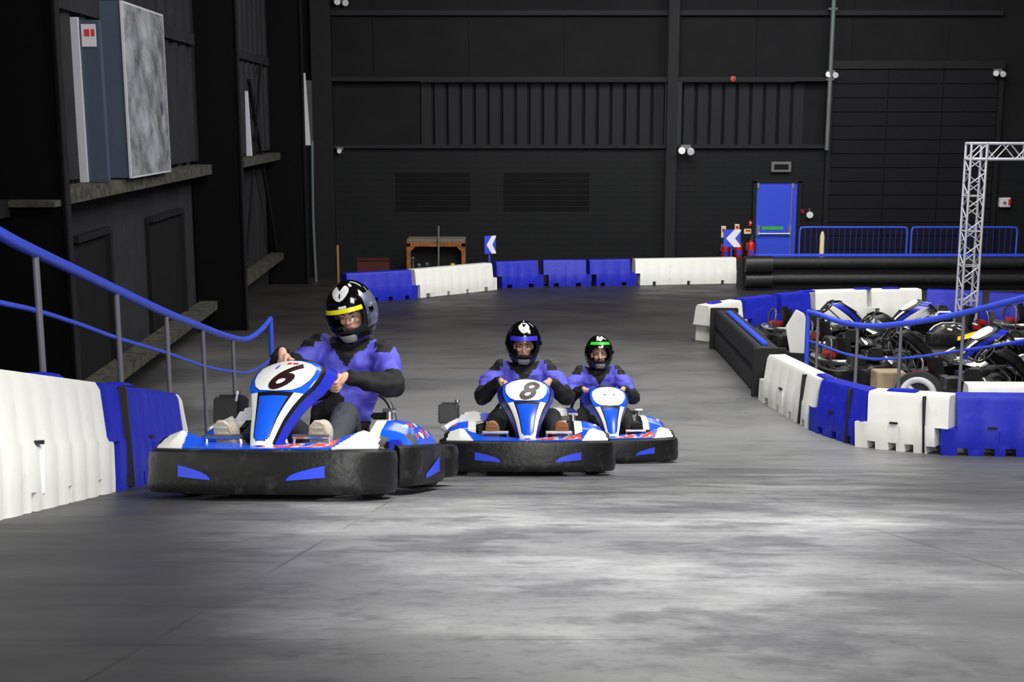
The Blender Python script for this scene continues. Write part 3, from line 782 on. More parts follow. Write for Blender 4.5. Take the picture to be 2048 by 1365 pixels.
# rusty frame behind the white back barrier
y0 = 30.2; xa, xb = at(813, 500, y0).x, at(931, 500, y0).x; zt = at(870, 478, y0).z; zb = gz(y0); w = xb-xa; h = zt-zb
e = empty('rusty_frame', 'rusty brown steel frame with a dark inside behind the white back barrier', 'frame', Matrix.Translation((xa, y0, zb)))
k = MB()
for xx in (.05, w-.05): k.box((xx,0,h/2-.05), (.1,.1,h-.1))
k.box((w/2,0,h-.13), (w,.1,.12))
for s, xx in ((1,.1),(-1,w-.1)): k.prism([(xx,h-.19),(xx+s*.12,h-.19),(xx,h-.31)][::s], -.04, .04, Matrix.Rotation(R(90),4,'X'))
k.build('front_frame', 'rust', e, bevel=.008, seg=1)
k = MB(); k.box((w/2,.3,h-.04), (w-.02,.7,.07)); k.build('top_plate', 'rust_grey', e, bevel=.01)
k = MB(); k.box((w/2,.62,h/2-.05), (w,.05,h-.1)); k.box((.03,.3,h/2-.05),(.05,.6,h-.1)); k.box((w-.03,.3,h/2-.05),(.05,.6,h-.1)); k.build('back_plate', 'strap_black', e, smooth=0)
k = MB(); k.tube([(w*.54,-.08,.0),(w*.55,-.08,h+.32)], .022, 8); o = k.build('pole', 'rust_grey'); o.location = (xa, y0, zb); tag(o, 'thin grey pole leaning up in front of the rusty frame', 'pole')
for px, py, lb in ((826,517,'topmost pale knob inside the rusty frame'), (838,531,'pale knob low inside the rusty frame, by its left post'), (854,529,'pale knob inside the rusty frame, near the pole')):
    p = at(px, py, y0+.25); k = MB(); r = .05; hh = p.z-zb
    k.tube([(0,0,0),(0,0,hh-.03)], .02, 8); k.ell((0,0,hh), (r,r,r), nu=12, nv=8)
    o = k.build('steel_pin', 'pipe_grey'); o.location = (p.x, y0+.25, zb); tag(o, lb, 'pin', 'pins stored in the rusty frame')
p = at(905, 527, y0-.35); k = MB(); hh = p.z-gz(y0-.35); k.lathe([(0,0),(.16,0),(.15,.03),(.06,hh*.8),(.05,hh),(0,hh)], 14)
o = k.build('marker_cone', 'yellow_paint'); o.location = (p.x, y0-.35, gz(y0-.35)); tag(o, 'small yellow cone tip showing over the white back barrier', 'cone')
p = at(676, 523, 29.2); k = MB(); k.box((0,0,.5), (.05,.05,1.0)); o = k.build('wooden_stake', 'wood_tan', bevel=.006, seg=1); o.location = (p.x, 29.2, gz(29.2)); tag(o, 'short tan wooden stake in the dark back left corner', 'stake')
p = at(748, 548, 29.6); k = MB(); k.box((0,0,.31), (.75,.5,.62)); k.box((0,0,.635), (.79,.54,.03)); o = k.build('storage_crate', 'dull_red', bevel=.02); o.location = (p.x, 29.6, gz(29.6)); tag(o, 'dark red crate behind the far left blue barrier', 'crate')

# ------------------------------------------------------------------ handrails
def handrail(top_px, mid_px, posts, end, name, lb, d_of):
    e = empty('handrail', lb, 'handrail')
    tp = [at(x, y, d_of(x)) for x, y in top_px]; md = [at(x, y, d_of(x)) for x, y in mid_px]
    k = MB(); k.tube(smooth_path(tp, 8), .035, 12); k.build('top_rail', 'rail_blue', e)
    k = MB(); k.tube(smooth_path(md, 8), .016, 10); k.build('middle_rail', 'rail_blue', e)
    sm = smooth_path(tp, 20)
    for px in posts:
        q = min(sm, key=lambda p: abs(proj(p)[0]-px))
        k = MB(); k.tube([(q.x, q.y, gz(q.y)-.02), (q.x, q.y, q.z-.02)], .02, 10); k.box((q.x, q.y, gz(q.y)+.01), (.12,.12,.02)); k.build('post', 'post_grey', e)
    q = tp[end]; k = MB(); k.tube([(q.x, q.y, gz(q.y)-.02), (q.x, q.y, q.z+.005)], .034, 12); k.build('end_post', 'rail_blue', e)['label'] = 'blue end post'
    return e
def interp(tab):
    def f(x):
        for (a, da), (c, dc) in zip(tab, tab[1:]):
            if a <= x <= c: return 1/((1/da)+(1/dc-1/da)*(x-a)/(c-a))
        return tab[0][1] if x < tab[0][0] else tab[-1][1]
    return f
dl = interp([(-120,6.0),(0,6.6),(490,14.8),(545,17.0)])
handrail([(-120,392),(0,468),(70,504),(160,546),(232,580),(332,626),(405,655),(455,673),(492,679),(520,662),(541,638)],
         [(-120,578),(0,606),(72,622),(160,650),(232,676),(332,706),(406,732),(466,744),(500,744),(530,728),(548,712)],
         [72,232,332,406,466], -1, 'left', 'blue handrail with grey posts on the left side of the ramp', dl)
dr = interp([(1615,16.5),(1740,15.2),(1925,13.95),(2060,13.0),(2200,12.1)])
handrail([(1617,624),(1640,630),(1680,644),(1720,651),(1760,652),(1803,648),(1860,640),(1925,627),(1990,611),(2048,596),(2160,566)],
         [(1617,682),(1640,690),(1690,708),(1740,718),(1803,717),(1860,711),(1925,701),(1990,692),(2048,681),(2160,662)],
         [1637,1716,1803,1927], 0, 'right', 'blue handrail with grey posts in front of the parked karts', dr)

# ------------------------------------------------------------------ truss arch over the pen
yt = 21.2
def truss_run(P, Q, side, lb=None, parent=None, bays=12):
    """square lattice beam from P to Q"""
    P, Q = Vector(P), Vector(Q); T = (Q-P).normalized(); A = Vector((0,1,0)); Bv = T.cross(A).normalized(); hs = side/2
    cs = [(A*sx*hs+Bv*sz*hs) for sx, sz in ((-1,-1),(1,-1),(1,1),(-1,1))]
    k = MB()
    for c in cs: k.tube([P+c, Q+c], .022, 8)
    k.build('chord_tubes', 'galvanised', parent)
    k = MB()
    for f in range(4):
        c0, c1 = cs[f], cs[(f+1)%4]
        for i in range(bays):
            a, b = P.lerp(Q, i/bays), P.lerp(Q, (i+1)/bays)
            if i % 2: k.tube([a+c0, b+c1], .011, 6, cap=False)
            else: k.tube([a+c1, b+c0], .011, 6, cap=False)
            if i % 3 == 0: k.tube([a+c0, a+c1], .011, 6, cap=False)
    k.build('lattice_braces', 'galvanised', parent)
xl = at(1931, 640, yt).x; zt = at(1948, 303, yt).z
e = empty('truss_arch', 'silver lattice truss arch standing over the kart pen', 'truss', Matrix.Translation((xl, yt, 0)))
H3 = zt; gz0 = gz(yt)
leg = bpy.data.objects.new('truss_leg', None)
class Sub: pass
truss_run((0,0,gz0+.03), (0,0,H3-.15), .26, parent=e, bays=15)
truss_run((.15,0,H3), (3.6,0,H3), .26, parent=e, bays=15)
truss_run((3.75,0,gz0+.03), (3.75,0,H3-.15), .26, parent=e, bays=15)
bpy.data.objects.remove(leg)
for xx in (0, 3.75):
    k = MB(); k.box((xx,0,gz0+.015), (.5,.5,.03)); k.build('base_plate', 'galvanised', e, bevel=.005, seg=1)
k = MB()
for xx in (0, 3.75):
    for sx in (-1,1):
        for sy in (-1,1): k.tube([(xx+sx*.13, sy*.13, H3-.16),(xx+sx*.13, sy*.13, H3+.15)], .022, 8)
    for z in (H3-.13, H3+.13):
        for s in (-1,1): k.tube([(xx-.13,s*.13,z),(xx+.13,s*.13,z)], .022, 8); k.tube([(xx+s*.13,-.13,z),(xx+s*.13,.13,z)], .022, 8)
    for s in (-1,1): k.tube([(xx-.13,s*.13,H3-.13),(xx+.13,s*.13,H3+.13)], .011, 6)
k.build('corner_block', 'galvanised', e)
# ================================================================== KARTS  (local frame: nose toward -y, driver's left toward +x)
def fair(u, v, off=0.0):
    """surface of the upright front fairing: u across (-1..1 face, beyond = side skirts), v from nose to top"""
    W = [(0,.05),(.1,.06),(.3,.082),(.45,.108),(.58,.138),(.66,.165),(.76,.178),(.88,.176),(.95,.155),(1,.115)]
    for (a, wa), (c, wc) in zip(W, W[1:]):
        if a <= v <= c: w = wa+(wc-wa)*(v-a)/(c-a); break
    else: w = .115
    yc = -.86+.20*v+.26*v**2.2; zc = .275+.47*v-.02*v**6
    nrm = Vector((0, -.86, .5)) if v > .6 else Vector((0, -.95, .3))
    au = min(1, abs(u)); x = w*u if abs(u) <= 1 else math.copysign(w+(abs(u)-1)*.10*(.3+v), u)
    y = yc+.035*au*au*(.4+v) + (max(0, abs(u)-1)*.42*(.5+.5*v))
    z = zc-.012*au*au - max(0, abs(u)-1)*.10*(1-v*.3)
    p = Vector((x, y, z))
    if off: p += nrm*off
    return p
def on_fair(poly, off, nx=1):
    """points given as (u, v) lifted off the fairing"""
    return [fair(u, v, off) for u, v in poly]
def plate_patch(name, outline, centre, m, parent, off, rings=6, thick=.003):
    """filled outline drawn on the fairing surface, fanned from a centre point"""
    n = len(outline); mb = MB(); vs = [fair(*centre, off)]
    for r in range(1, rings+1):
        for u, v in outline: vs.append(fair(centre[0]+(u-centre[0])*r/rings, centre[1]+(v-centre[1])*r/rings, off))
    fs = [(0, 1+i, 1+(i+1)%n) for i in range(n)]
    for r in range(rings-1):
        for i in range(n): fs.append((1+r*n+i, 1+r*n+(i+1)%n, 1+(r+1)*n+(i+1)%n, 1+(r+1)*n+i))
    mb.add(vs, fs); return mb.build(name, m, parent, smooth=60)
def text_on_fair(ch, parent, m, vc, size, shear=.3, sx=1.0, uc=0.0):
    cu = bpy.data.curves.new('t', 'FONT'); cu.body = ch; cu.size = 1; cu.shear = shear; cu.align_x = 'CENTER'; cu.align_y = 'CENTER'; cu.offset = .028; cu.resolution_u = 4
    o = bpy.data.objects.new('t', cu); C.objects.link(o)
    me = bpy.data.meshes.new_from_object(o.evaluated_get(bpy.context.evaluated_depsgraph_get()))
    bm = bmesh.new(); bm.from_mesh(me); bmesh.ops.triangulate(bm, faces=bm.faces)
    bmesh.ops.subdivide_edges(bm, edges=[e for e in bm.edges if e.calc_length() > .12], cuts=2)
    bmesh.ops.triangulate(bm, faces=bm.faces)
    for v in bm.verts:
        x, y = v.co.x*size*sx, v.co.y*size
        v.co = fair(uc+x/.177, vc+y/.47, .0165)
    bm.to_mesh(me); bm.free(); me.materials.clear(); me.materials.append(M[m]); me.name = 'number'
    C.objects.unlink(o); bpy.data.objects.remove(o)
    o = bpy.data.objects.new('number', me); C.objects.link(o); o.parent = parent; return o

BF = [(-.60,-.50),(-.645,-.62),(-.64,-.76),(-.56,-.88),(-.42,-.945),(-.2,-.985),(0,-.995),(.2,-.985),(.42,-.945),(.56,-.88),(.64,-.76),(.645,-.62),(.60,-.50)]
def band(mb, path, z0, z1, th, n=6, closed=False, mi=0):
    """bumper band: a rounded vertical strip swept along a plan path"""
    pts = smooth_path([(x,y,0) for x,y in path], n, closed); k = len(pts)
    zz = z1-z0
    sec = [(0,0),(.012,.02),(.016,.25*zz),(.012,.5*zz),(.016,.75*zz),(.006,zz-.012),(-.02,zz),(-th,zz),(-th,0)]
    rings = []
    for i, p in enumerate(pts):
        t = (pts[min(i+1,k-1)]-pts[max(i-1,0)]).normalized(); nr = Vector((t.y,-t.x,0))
        rings.append([p+nr*o+Vector((0,0,z0+h)) for o, h in sec])
    m = len(sec); vs = [v for r in rings for v in r]; fs = []
    for i in range(k-1):
        for j in range(m): fs.append((i*m+j, i*m+(j+1)%m, (i+1)*m+(j+1)%m, (i+1)*m+j))
    fs.append(tuple(range(m))); fs.append(tuple((k-1)*m+j for j in range(m-1,-1,-1)))
    return mb.add(vs, fs, mi)
def band_decal(path, poly, z0, n=6, off=.019):
    """flat sticker on a bumper band: polygon of (distance share 0..1, height)"""
    pts = smooth_path([(x,y,0) for x,y in path], n); ls = [0]
    for a, c in zip(pts, pts[1:]): ls.append(ls[-1]+(c-a).length)
    T = ls[-1]
    def P(s, h):
        s *= T
        for i in range(len(ls)-1):
            if ls[i] <= s <= ls[i+1]+1e-9: break
        f = (s-ls[i])/(ls[i+1]-ls[i]); t = (pts[i+1]-pts[i]).normalized()
        return pts[i].lerp(pts[i+1], f)+Vector((t.y,-t.x,0))*off+Vector((0,0,h))
    (s0,s1),(a,b) = (min(p[0] for p in poly), max(p[0] for p in poly)), (0,0)
    k = MB(); n = 10; top = lambda s: None
    up, lo = poly[0], poly[1]
    return P
def make_kart(name, label, group, pal, number=None, mat4=None, simple=False):
    e = empty(name, label, 'go-kart', mat4, group)
    Bk, Wt, Bd, Bl = pal['blue'], pal['white'], pal['deep'], pal['bumper']
    # --- bumpers
    k = MB(); band(k, BF, .035, .255, .05); fb = k.build('front_bumper', Bl, e, smooth=50)
    for t0, t1, fl in ((.305,.40,0),(.60,.695,1)):
        k = MB(); P = band_decal(BF, [(t0,0),(t1,0)], 0); n = 10; vs = []; fs = []
        for i in range(n+1):
            q = i/n; s = t0+(t1-t0)*q; w = (1-q) if not fl else q
            hi = .112+.066*(w**.55); lo = .104+.016*w
            hi = max(hi, lo+.004)
            vs += [P(s, lo), P(s, hi)]
        for i in range(n): fs.append((2*i, 2*i+2, 2*i+3, 2*i+1))
        k.add(vs, fs)
        if not simple: k.build('bumper_sticker', 'decal_blue', fb, smooth=60)['label'] = 'blue swoosh sticker'
    for s in (-1, 1):
        pth = [(.60,-.40),(.655,-.33),(.675,-.1),(.675,.2),(.655,.34),(.60,.42)]
        pth = [(x*s, y) for x, y in (pth if s > 0 else pth[::-1])]
        k = MB(); band(k, pth, .05, .27, .05); sb = k.build('side_bumper', Bl, e, smooth=50)
        if not simple:
            P = band_decal(pth, [(0,0),(1,0)], 0); k = MB(); vs = []; fs = []
            r = (.30,.62) if s > 0 else (.38,.70)
            for i in range(7):
                q = i/6; vs += [P(r[0]+(r[1]-r[0])*q, .085+.03*q), P(r[0]+(r[1]-r[0])*q, .10+.09*q+.01)]
            k.add(vs, [(2*i,2*i+2,2*i+3,2*i+1) for i in range(6)]); k.build('bumper_sticker', 'decal_blue', sb, smooth=60)
    k = MB(); rb = [(.60,.50),(.645,.60),(.64,.74),(.54,.84),(.3,.89),(0,.90),(-.3,.89),(-.54,.84),(-.64,.74),(-.645,.60),(-.60,.50)]
    band(k, rb, .06, .26, .05); k.build('rear_bumper', Bl, e, smooth=50)
    # --- floor pan and tube frame
    k = MB(); k.box((0,-.32,.055), (.62,.95,.012)); k.build('floor_pan', 'dark_metal', e, smooth=0)
    k = MB(); r = .016
    for s in (-1, 1):
        k.tube(smooth_path([(s*.28,.80,.11),(s*.33,.5,.08),(s*.36,.0,.075),(s*.32,-.4,.075),(s*.22,-.72,.08),(s*.18,-.93,.12)],5), r, 8)
        k.tube([(s*.33,.28,.08),(s*.63,.25,.14)], r, 8); k.tube([(s*.34,-.22,.08),(s*.63,-.25,.14)], r, 8); k.tube([(s*.26,-.55,.09),(s*.44,-.55,.13)], .02, 8)
    k.tube([(-.34,.02,.075),(.34,.02,.075)], r, 8); k.tube([(-.2,-.75,.085),(.2,-.75,.085)], r, 8); k.tube([(-.3,.7,.1),(.3,.7,.1)], r, 8)
    k.tube([(-.55,.55,.14),(.55,.55,.14)], .02, 10); k.build('tube_frame', pal['frame'], e)
    # --- wheels
    for sx, y, r, w, xx in ((-1,-.55,.135,.13,.505),(1,-.55,.135,.13,.505),(-1,.55,.14,.2,.47),(1,.55,.14,.2,.47)):
        m4 = Matrix.Translation((sx*xx, y, r)) @ Matrix.Rotation(R(90), 4, 'Y')
        k = MB(); h = w/2
        k.lathe([(.066,-h*.8),(r*.82,-h),(r*.95,-h*.82),(r,-h*.5),(r,h*.5),(r*.95,h*.82),(r*.82,h),(.066,h*.8)], 24, m4); wl_ = k.build('wheel', pal['tyre'], e, smooth=50)
        k = MB(); k.lathe([(0,-h*.55),(.03,-h*.6),(.05,-h*.85),(.068,-h*.86),(.068,h*.86),(.05,h*.85),(.03,h*.6),(0,h*.55)], 16, m4); k.build('rim', pal['rim'], wl_)
    # --- front fairing
    def fm(u, v):
        a = abs(u)*2.7-1.35; a = abs((u-.5)*2.7)
        if v > .60: return 0 if a < .98 else (2 if a < 1.08 else 1)
        if v > .545 and a < .62: return 2
        if v < .055: return 3
        s0 = .70 if v > .1 else .70-(.1-v)*6
        if a < s0-.1: return 0
        if a < s0: return 2
        if a < 1.02: return 3
        if a < 1.10: return 2
        return 1
    k = MB(); k.grid(lambda u, v: fair((u-.5)*2.7, v), 54, 44, fm); ff = k.build('front_fairing', [Bk, Bd, 'kart_black', Wt], e, solid=-.006, smooth=60)
    k = MB(); k.box((0,-.735,.385), (.025,.012,.012)); k.build('fastener', 'kart_black', ff, bevel=.003, seg=1)
    out = []
    ol = [(-.60,.612),(-.30,.603),(0,.60),(.30,.603),(.60,.612),(.78,.66),(.88,.74),(.91,.82),(.90,.90),(.76,.96),(.42,.99),(0,.995),(-.42,.99),(-.76,.96),(-.90,.90),(-.91,.82),(-.88,.74),(-.78,.66)]
    np_ = plate_patch('number_plate', ol, (0,.8), Wt, ff, .013)
    if number:
        if number in '68': text_on_fair(number, np_, 'digit_dark', .755, .205, .42, 1.25, -.06)
        else:
            for (u, v, s) in ((-.22,.82,.07),(.30,.82,.06)):
                q = [(u-s,v-.008),(u+s*.2,v-.016),(u+s,v-.004),(u+s*.9,v+.018),(u+s*.1,v+.004),(u-s,v+.014)]
                plate_patch('number', q, (u, v), 'fixture_grey', np_, .0165, 2)['label'] = 'faint grey number mark'
        if number == '6':
            for (u, v, s) in ((.02,.945,.09),(.24,.945,.1)):
                q = [(u-s,v-.012),(u+s*.5,v-.014),(u+s,v-.002),(u+s*.7,v+.015),(u-s*.2,v+.006),(u-s*.8,v+.012)]
                plate_patch('sponsor_mark', q, (u, v), 'decal_red', np_, .0165, 2)
            q = [(-.36,.88),(-.30,.868),(-.26,.90),(-.28,.93),(-.33,.915)]; plate_patch('sponsor_mark', q, (-.31,.9), 'decal_blue', np_, .0165, 2)
    # --- nose wing over the front bumper
    def wing(u, v):
        x = (u-.5)*1.24; a = abs(x)
        yf = -.955+.20*(a/.62)**3.2; pk = max(0, 1-abs(a-.50)/.16); zb = .272+.022*min(1, a/.4)+.052*pk
        yb = -.76+.10*(a/.62)**2
        return Vector((x, yf+(yb-yf)*v+.0, .257+(zb-.257)*v**.8))
    def wm(u, v):
        x = (u-.5)*1.24; a = abs(x)
        if a > .40+.07*v and a < .60-.02*v: return 1
        if a >= .60-.02*v: return 3
        n = noise.noise(Vector((x*14, v*2.2, 3.0)))
        if .02 < x < .40 and .15 < v < .9:
            if n > -.05: return 2
            if n > -.2: return 1
        return 0
    k = MB(); k.grid(wing, 124, 16, wm); k.build('nose_wing', [Bk, Wt, pal['orange'], 'kart_black'], e, solid=-.006, smooth=60)
    # --- side pods
    for s in (-1, 1):
        def pod(u, v, s=s):
            y = -.30+.62*u
            hgt = [(0,.275),(.12,.35),(.3,.405),(.6,.41),(.85,.38),(1,.29)]
            for (a, ha), (c, hc) in zip(hgt, hgt[1:]):
                if a <= u <= c: h = ha+(hc-ha)*(u-a)/(c-a); break
            a = v*math.pi*.5
            xs = .39+.255*math.sin(a)**.8 if v < 1 else .645
            zs = .20+(h-.20)*math.cos(a)**.55 if v < .999 else .20
            return Vector((s*xs, y, zs))
        def pm(u, v):
            if v < .12: return 1
            if u < .10 and v < .8: return 0
            if v > .55 and u < .2: return 3
            n = noise.noise(Vector((u*7, v*6, 8.0+s)))
            if .35 < v < .85 and u > .25: 
                if n > .18: return 2
                if n < -.28: return 1
            return 0
        k = MB(); k.grid(pod, 48, 28, pm)
        fr = [pod(0, j/28) for j in range(29)]; b = len(k.v); k.v += [tuple(p) for p in fr]+[(s*.39,-.30,.20)]
        k.f.append(tuple(range(b, b+30))); k.m.append(3)
        sp_ = k.build('side_pod', [Bk, Wt, pal['orange'], 'tyre_worn'], e, smooth=50)
        k = MB(); k.box((s*.56,-.325,.245), (.07,.03,.11)); k.build('pod_strut', Bd, sp_, bevel=.008)
        k = MB(); k.box((s*.50,-.312,.245), (.2,.012,.09)); k.build('pod_intake', 'kart_black', sp_, bevel=.004, seg=1)
    # --- seat
    prof = smooth_path([(0,-.06,.17),(0,.06,.115),(0,.26,.085),(0,.40,.13),(0,.50,.34),(0,.57,.60)], 5)
    def seat(u, v):
        q = (u-.5)*2; i = v*(len(prof)-1); a = int(min(i, len(prof)-2)); p = prof[a].lerp(prof[a+1], i-a)
        w = .205 if v < .6 else .205-.03*(v-.6)/.4
        side = abs(q)**3
        return Vector((w*q*(1.06 if v < .7 else 1), p.y-side*(.14*v), p.z+side*(.16*(1-v)+.02)))
    k = MB(); k.grid(seat, 20, 24); k.build('seat', 'seat_black', e, solid=.014, smooth=60)
    # --- steering
    Cw = Vector((0,-.18,.625)); n4 = Vector((0,.7071,.7071)); T4 = Vector((0,-.7071,.7071)); Rr = .15
    ring = [Cw+Vector((1,0,0))*Rr*math.cos(2*math.pi*i/32)+T4*Rr*math.sin(2*math.pi*i/32)*(.92 if math.sin(2*math.pi*i/32) < 0 else 1) for i in range(32)]
    k = MB(); k.tube(ring, .0145, 10, closed=True)
    for a in (95, 215, 325): k.tube([Cw, Cw+Vector((1,0,0))*Rr*math.cos(R(a))+T4*Rr*math.sin(R(a))*.95], .012, 6)
    k.lathe([(0,-.015),(.045,-.012),(.045,.012),(0,.016)], 14, Matrix.Translation(Cw) @ n4.to_track_quat('Z','Y').to_matrix().to_4x4()); sw = k.build('steering_wheel', 'seat_black', e)
    k = MB(); k.tube([Cw, (0,-.52,.32),(0,-.6,.12)], .011, 8); k.tube([(0,-.52,.32),(-.09,-.5,.08)], .012, 6); k.tube([(0,-.52,.32),(.09,-.5,.08)], .012, 6); k.build('steering_column', 'metal', e)
    k = MB()
    for s in (-1,1): k.tube([(s*.02,-.5,.1),(s*.43,-.55,.13)], .008, 6)
    k.build('tie_rod', 'metal', e)
    # --- pedals
    for s in (-1, 1):
        k = MB(); k.tube([(s*.13,-.735,.08),(s*.13,-.75,.22),(s*.15,-.755,.315)], .009, 6); k.tube([(s*.14,-.757,.318),(s*.335,-.757,.318)], .0135, 8); k.tube([(s*.335,-.757,.318),(s*.33,-.73,.10)], .008, 6)
        k.build('pedal', 'metal', e)
    # --- engine side (driver's right)
    k = MB(); k.box((-.42,.42,.22), (.24,.24,.16))
    for i in range(7): k.box((-.46,.40,.31+i*.018), (.19,.2,.008))
    k.box((-.36,.46,.36), (.1,.1,.13)); k.build('engine', pal['engine'], e, bevel=.006, seg=1)
    k = MB(); k.box((-.62,.20,.465), (.165,.16,.16)); k.box((-.62,.20,.55), (.13,.13,.02)); k.box((-.545,.19,.49), (.03,.12,.12)); ab = k.build('air_box', 'part_black', e, bevel=.014)
    k = MB(); k.tube([(-.555,.12,.52),(-.545,.12,.57)], .012, 8); k.lathe([(0,0),(.022,0),(.022,.02),(0,.022)], 10, Matrix.Translation((-.545,.12,.56))); k.build('air_cap', 'metal', ab)
    k = MB(); k.prism([(-.575,.36),(-.50,.475),(-.40,.49),(-.30,.45),(-.31,.40),(-.42,.37)], -.30, -.06, Matrix.Rotation(R(90),4,'X')); ec = k.build('engine_cover', Wt, e, bevel=.02)
    k = MB(); k.prism([(-.37,.41),(-.36,.475),(-.26,.468),(-.265,.40)], -.31, -.055, Matrix.Rotation(R(90),4,'X')); k.build('cover_edge', Bd, ec, bevel=.012)
    k = MB(); k.tube(smooth_path([(-.66,-.02,.335),(-.60,.02,.375),(-.53,.03,.41)],4), .024, 10); k.tube([(-.64,-.03,.34),(-.58,0,.38)], .03, 10); k.build('exhaust_guard', Wt if not simple else 'metal', e)
    k = MB(); k.tube(smooth_path([(-.3,.45,.3),(-.2,.62,.28),(0,.72,.26),(.2,.74,.25)],5), .04, 10); k.lathe([(0,-.16),(.06,-.15),(.065,0),(.06,.15),(0,.16)], 14, Matrix.Translation((.3,.74,.25)) @ Matrix.Rotation(R(90),4,'Y')); k.build('exhaust', pal['rim'], e)
    # --- tank side (driver's left)
    k = MB(); k.tube([(.40,.10,.39),(.40,.10,.455)], .022, 10); k.tube([(.36,.10,.462),(.44,.10,.462)], .012, 8); k.build('filler_cap', 'metal', e)
    k = MB(); k.box((.33,.14,.43), (.1,.05,.04)); k.build('tank_lid', 'kart_black', e, bevel=.01)
    if pal.get('red'):
        k = MB(); k.box((0,.66,.36), (.26,.14,.07)); k.box((.3,.5,.31), (.1,.12,.08)); k.build('belt_guard', 'red_parts', e, bevel=.02)
    # rear hoop behind the seat
    k = MB(); k.tube(smooth_path([(-.26,.70,.12),(-.25,.70,.42),(-.18,.68,.56),(0,.675,.60),(.18,.68,.56),(.25,.70,.42),(.26,.70,.12)],5), .018, 8); k.build('rear_hoop', pal['frame'], e)
    return e
PAL = dict(blue='kart_blue', white='kart_white', deep='kart_deep_blue', orange='kart_orange', bumper='bumper_black', frame='dark_metal', tyre='tyre_worn', rim='metal', engine='dark_metal')
PALD = dict(blue='part_black', white='part_black', deep='part_black', orange='kart_black', bumper='bumper_black', frame='dark_metal', tyre='tyre', rim='metal', engine='dark_metal', red=True)
PALB = dict(PALD, white='kart_white', deep='kart_deep_blue')

def stand(x, y, turn):
    """pose of a kart at a point of the track, on the local slope"""
    a = math.atan((gz(y-.6)-gz(y+.6))/1.2)
    z = (gz(y-.6)+gz(y+.6))/2
    return Matrix.Translation((x, y, z)) @ Matrix.Rotation(-a, 4, 'X') @ Matrix.Rotation(turn, 4, 'Z')
K6 = stand(-1.12, 6.92, R(-11)); K8 = stand(.10, 9.75, R(1)); K9 = stand(.93, 12.55, R(3))
make_kart('go_kart', 'blue and white go-kart with number 6, leading at the left barrier', 'racing karts on the ramp', PAL, '6', K6)
make_kart('go_kart', 'blue and white go-kart with number 8, second of the three racing karts', 'racing karts on the ramp', PAL, '8', K8)
make_kart('go_kart', 'blue and white go-kart with a blurred number, last of the three racing karts', 'racing karts on the ramp', PAL, 'x', K9)
# --- karts parked in the pen
spots = [  # x, y, turn, plain(0) or with white trim(1), where
    (4.95, 20.15, 90, 1, 'parked kart nearest the far left corner of the pen, before the blue barriers'),
    (5.2, 18.7, 89, 0, 'black parked kart beside the white panel stood on end, second row from the back'),
    (7.05, 20.3, 268, 1, 'parked kart with white trim left of the truss leg, before the far white barrier'),
    (9.0, 20.6, 91, 0, 'black parked kart beyond the bare floor, before the far right blue barriers'),
    (5.1, 17.25, 92, 0, 'black parked kart just behind the blue end post of the right handrail'),
    (7.15, 17.4, 272, 1, 'parked kart with white trim on the near edge of the bare floor'),
    (9.4, 17.2, 90, 0, 'black parked kart at the right edge of the frame, near the bare floor'),
    (5.9, 15.8, 91, 0, 'black parked kart behind the tan carton and the white rim'),
    (8.0, 15.75, 89, 0, 'black parked kart behind the thickest grey post, right of the tan carton'),
    (6.85, 14.3, 270, 0, 'black parked kart over the white top of the barrier at the right edge'),
]
protos = {}
for x, y, t, c, lb in spots:
    m4 = stand(x, y, R(t))
    if c not in protos: protos[c] = e = make_kart('parked_kart', lb, 'karts parked in the pen', PALB if c else PALD, None, m4, simple=True)
    else:
        e = copy_tree(protos[c]); e.matrix_world = m4; e['label'] = lb
# loose parts in the pen
p = ground(1778, 800); k = MB(); k.box((0,0,.26), (.36,.3,.52)); o = k.build('carton', 'cardboard', bevel=.01); o.location = (at(1776,770,15.25).x, 15.25, 0); tag(o, 'tan carton behind the white front barrier of the pen', 'carton')
e = empty('spare_wheel', 'white wheel rim leaning beside the tan carton', 'wheel', Matrix.Translation((at(1838,760,14.8).x, 14.8, .0)) @ Matrix.Scale(1.2, 4) @ Matrix.Rotation(R(-25),4,'Z') @ Matrix.Rotation(R(-12),4,'X'))
k = MB(); k.lathe([(.15,-.06),(.2,-.07),(.24,-.05),(.25,0),(.24,.05),(.2,.07),(.15,.06)], 28, Matrix.Translation((0,0,.25)) @ Matrix.Rotation(R(90),4,'X')); k.build('tyre', 'tyre', e)
k = MB(); ringp = [Vector((.155*math.cos(2*math.pi*i/28), -.072, .25+.155*math.sin(2*math.pi*i/28))) for i in range(28)]; k.tube(ringp, .032, 10, closed=True)
for a in (20, 140, 260): k.tube([(0,-.06,.25),(.15*math.cos(R(a)),-.066,.25+.15*math.sin(R(a)))], .022, 8)
k.build('rim', 'fixture_white', e)
p = at(1951, 650, 19.2); e = empty('kart_nose_cone', 'yellow kart nose lying on the bare floor by the truss', 'kart nose', Matrix.Translation((p.x, 19.2, 0)) @ Matrix.Rotation(R(-8),4,'Z'))
k = MB(); k.grid(lambda u, v: Vector(((u-.5)*.62*(1-.35*v), -.25+.5*v, .20+.16*math.sin(math.pi*min(1,.25+v*.7))*(1-abs(u-.5)*1.2))), 16, 10); k.build('shell', 'yellow_paint', e, solid=.008, smooth=60)
k = MB()
for sx in (-.22,.22): k.tube([(sx,-.15,0),(sx*.8,.0,.24)], .02, 8)
k.build('stand', 'dark_metal', e)
e = empty('body_panel', 'white and blue kart side panel stood upright behind the thickest grey post', 'panel', Matrix.Translation((at(1947,760,14.4).x, 14.4, 0)) @ Matrix.Rotation(R(60),4,'Z'))
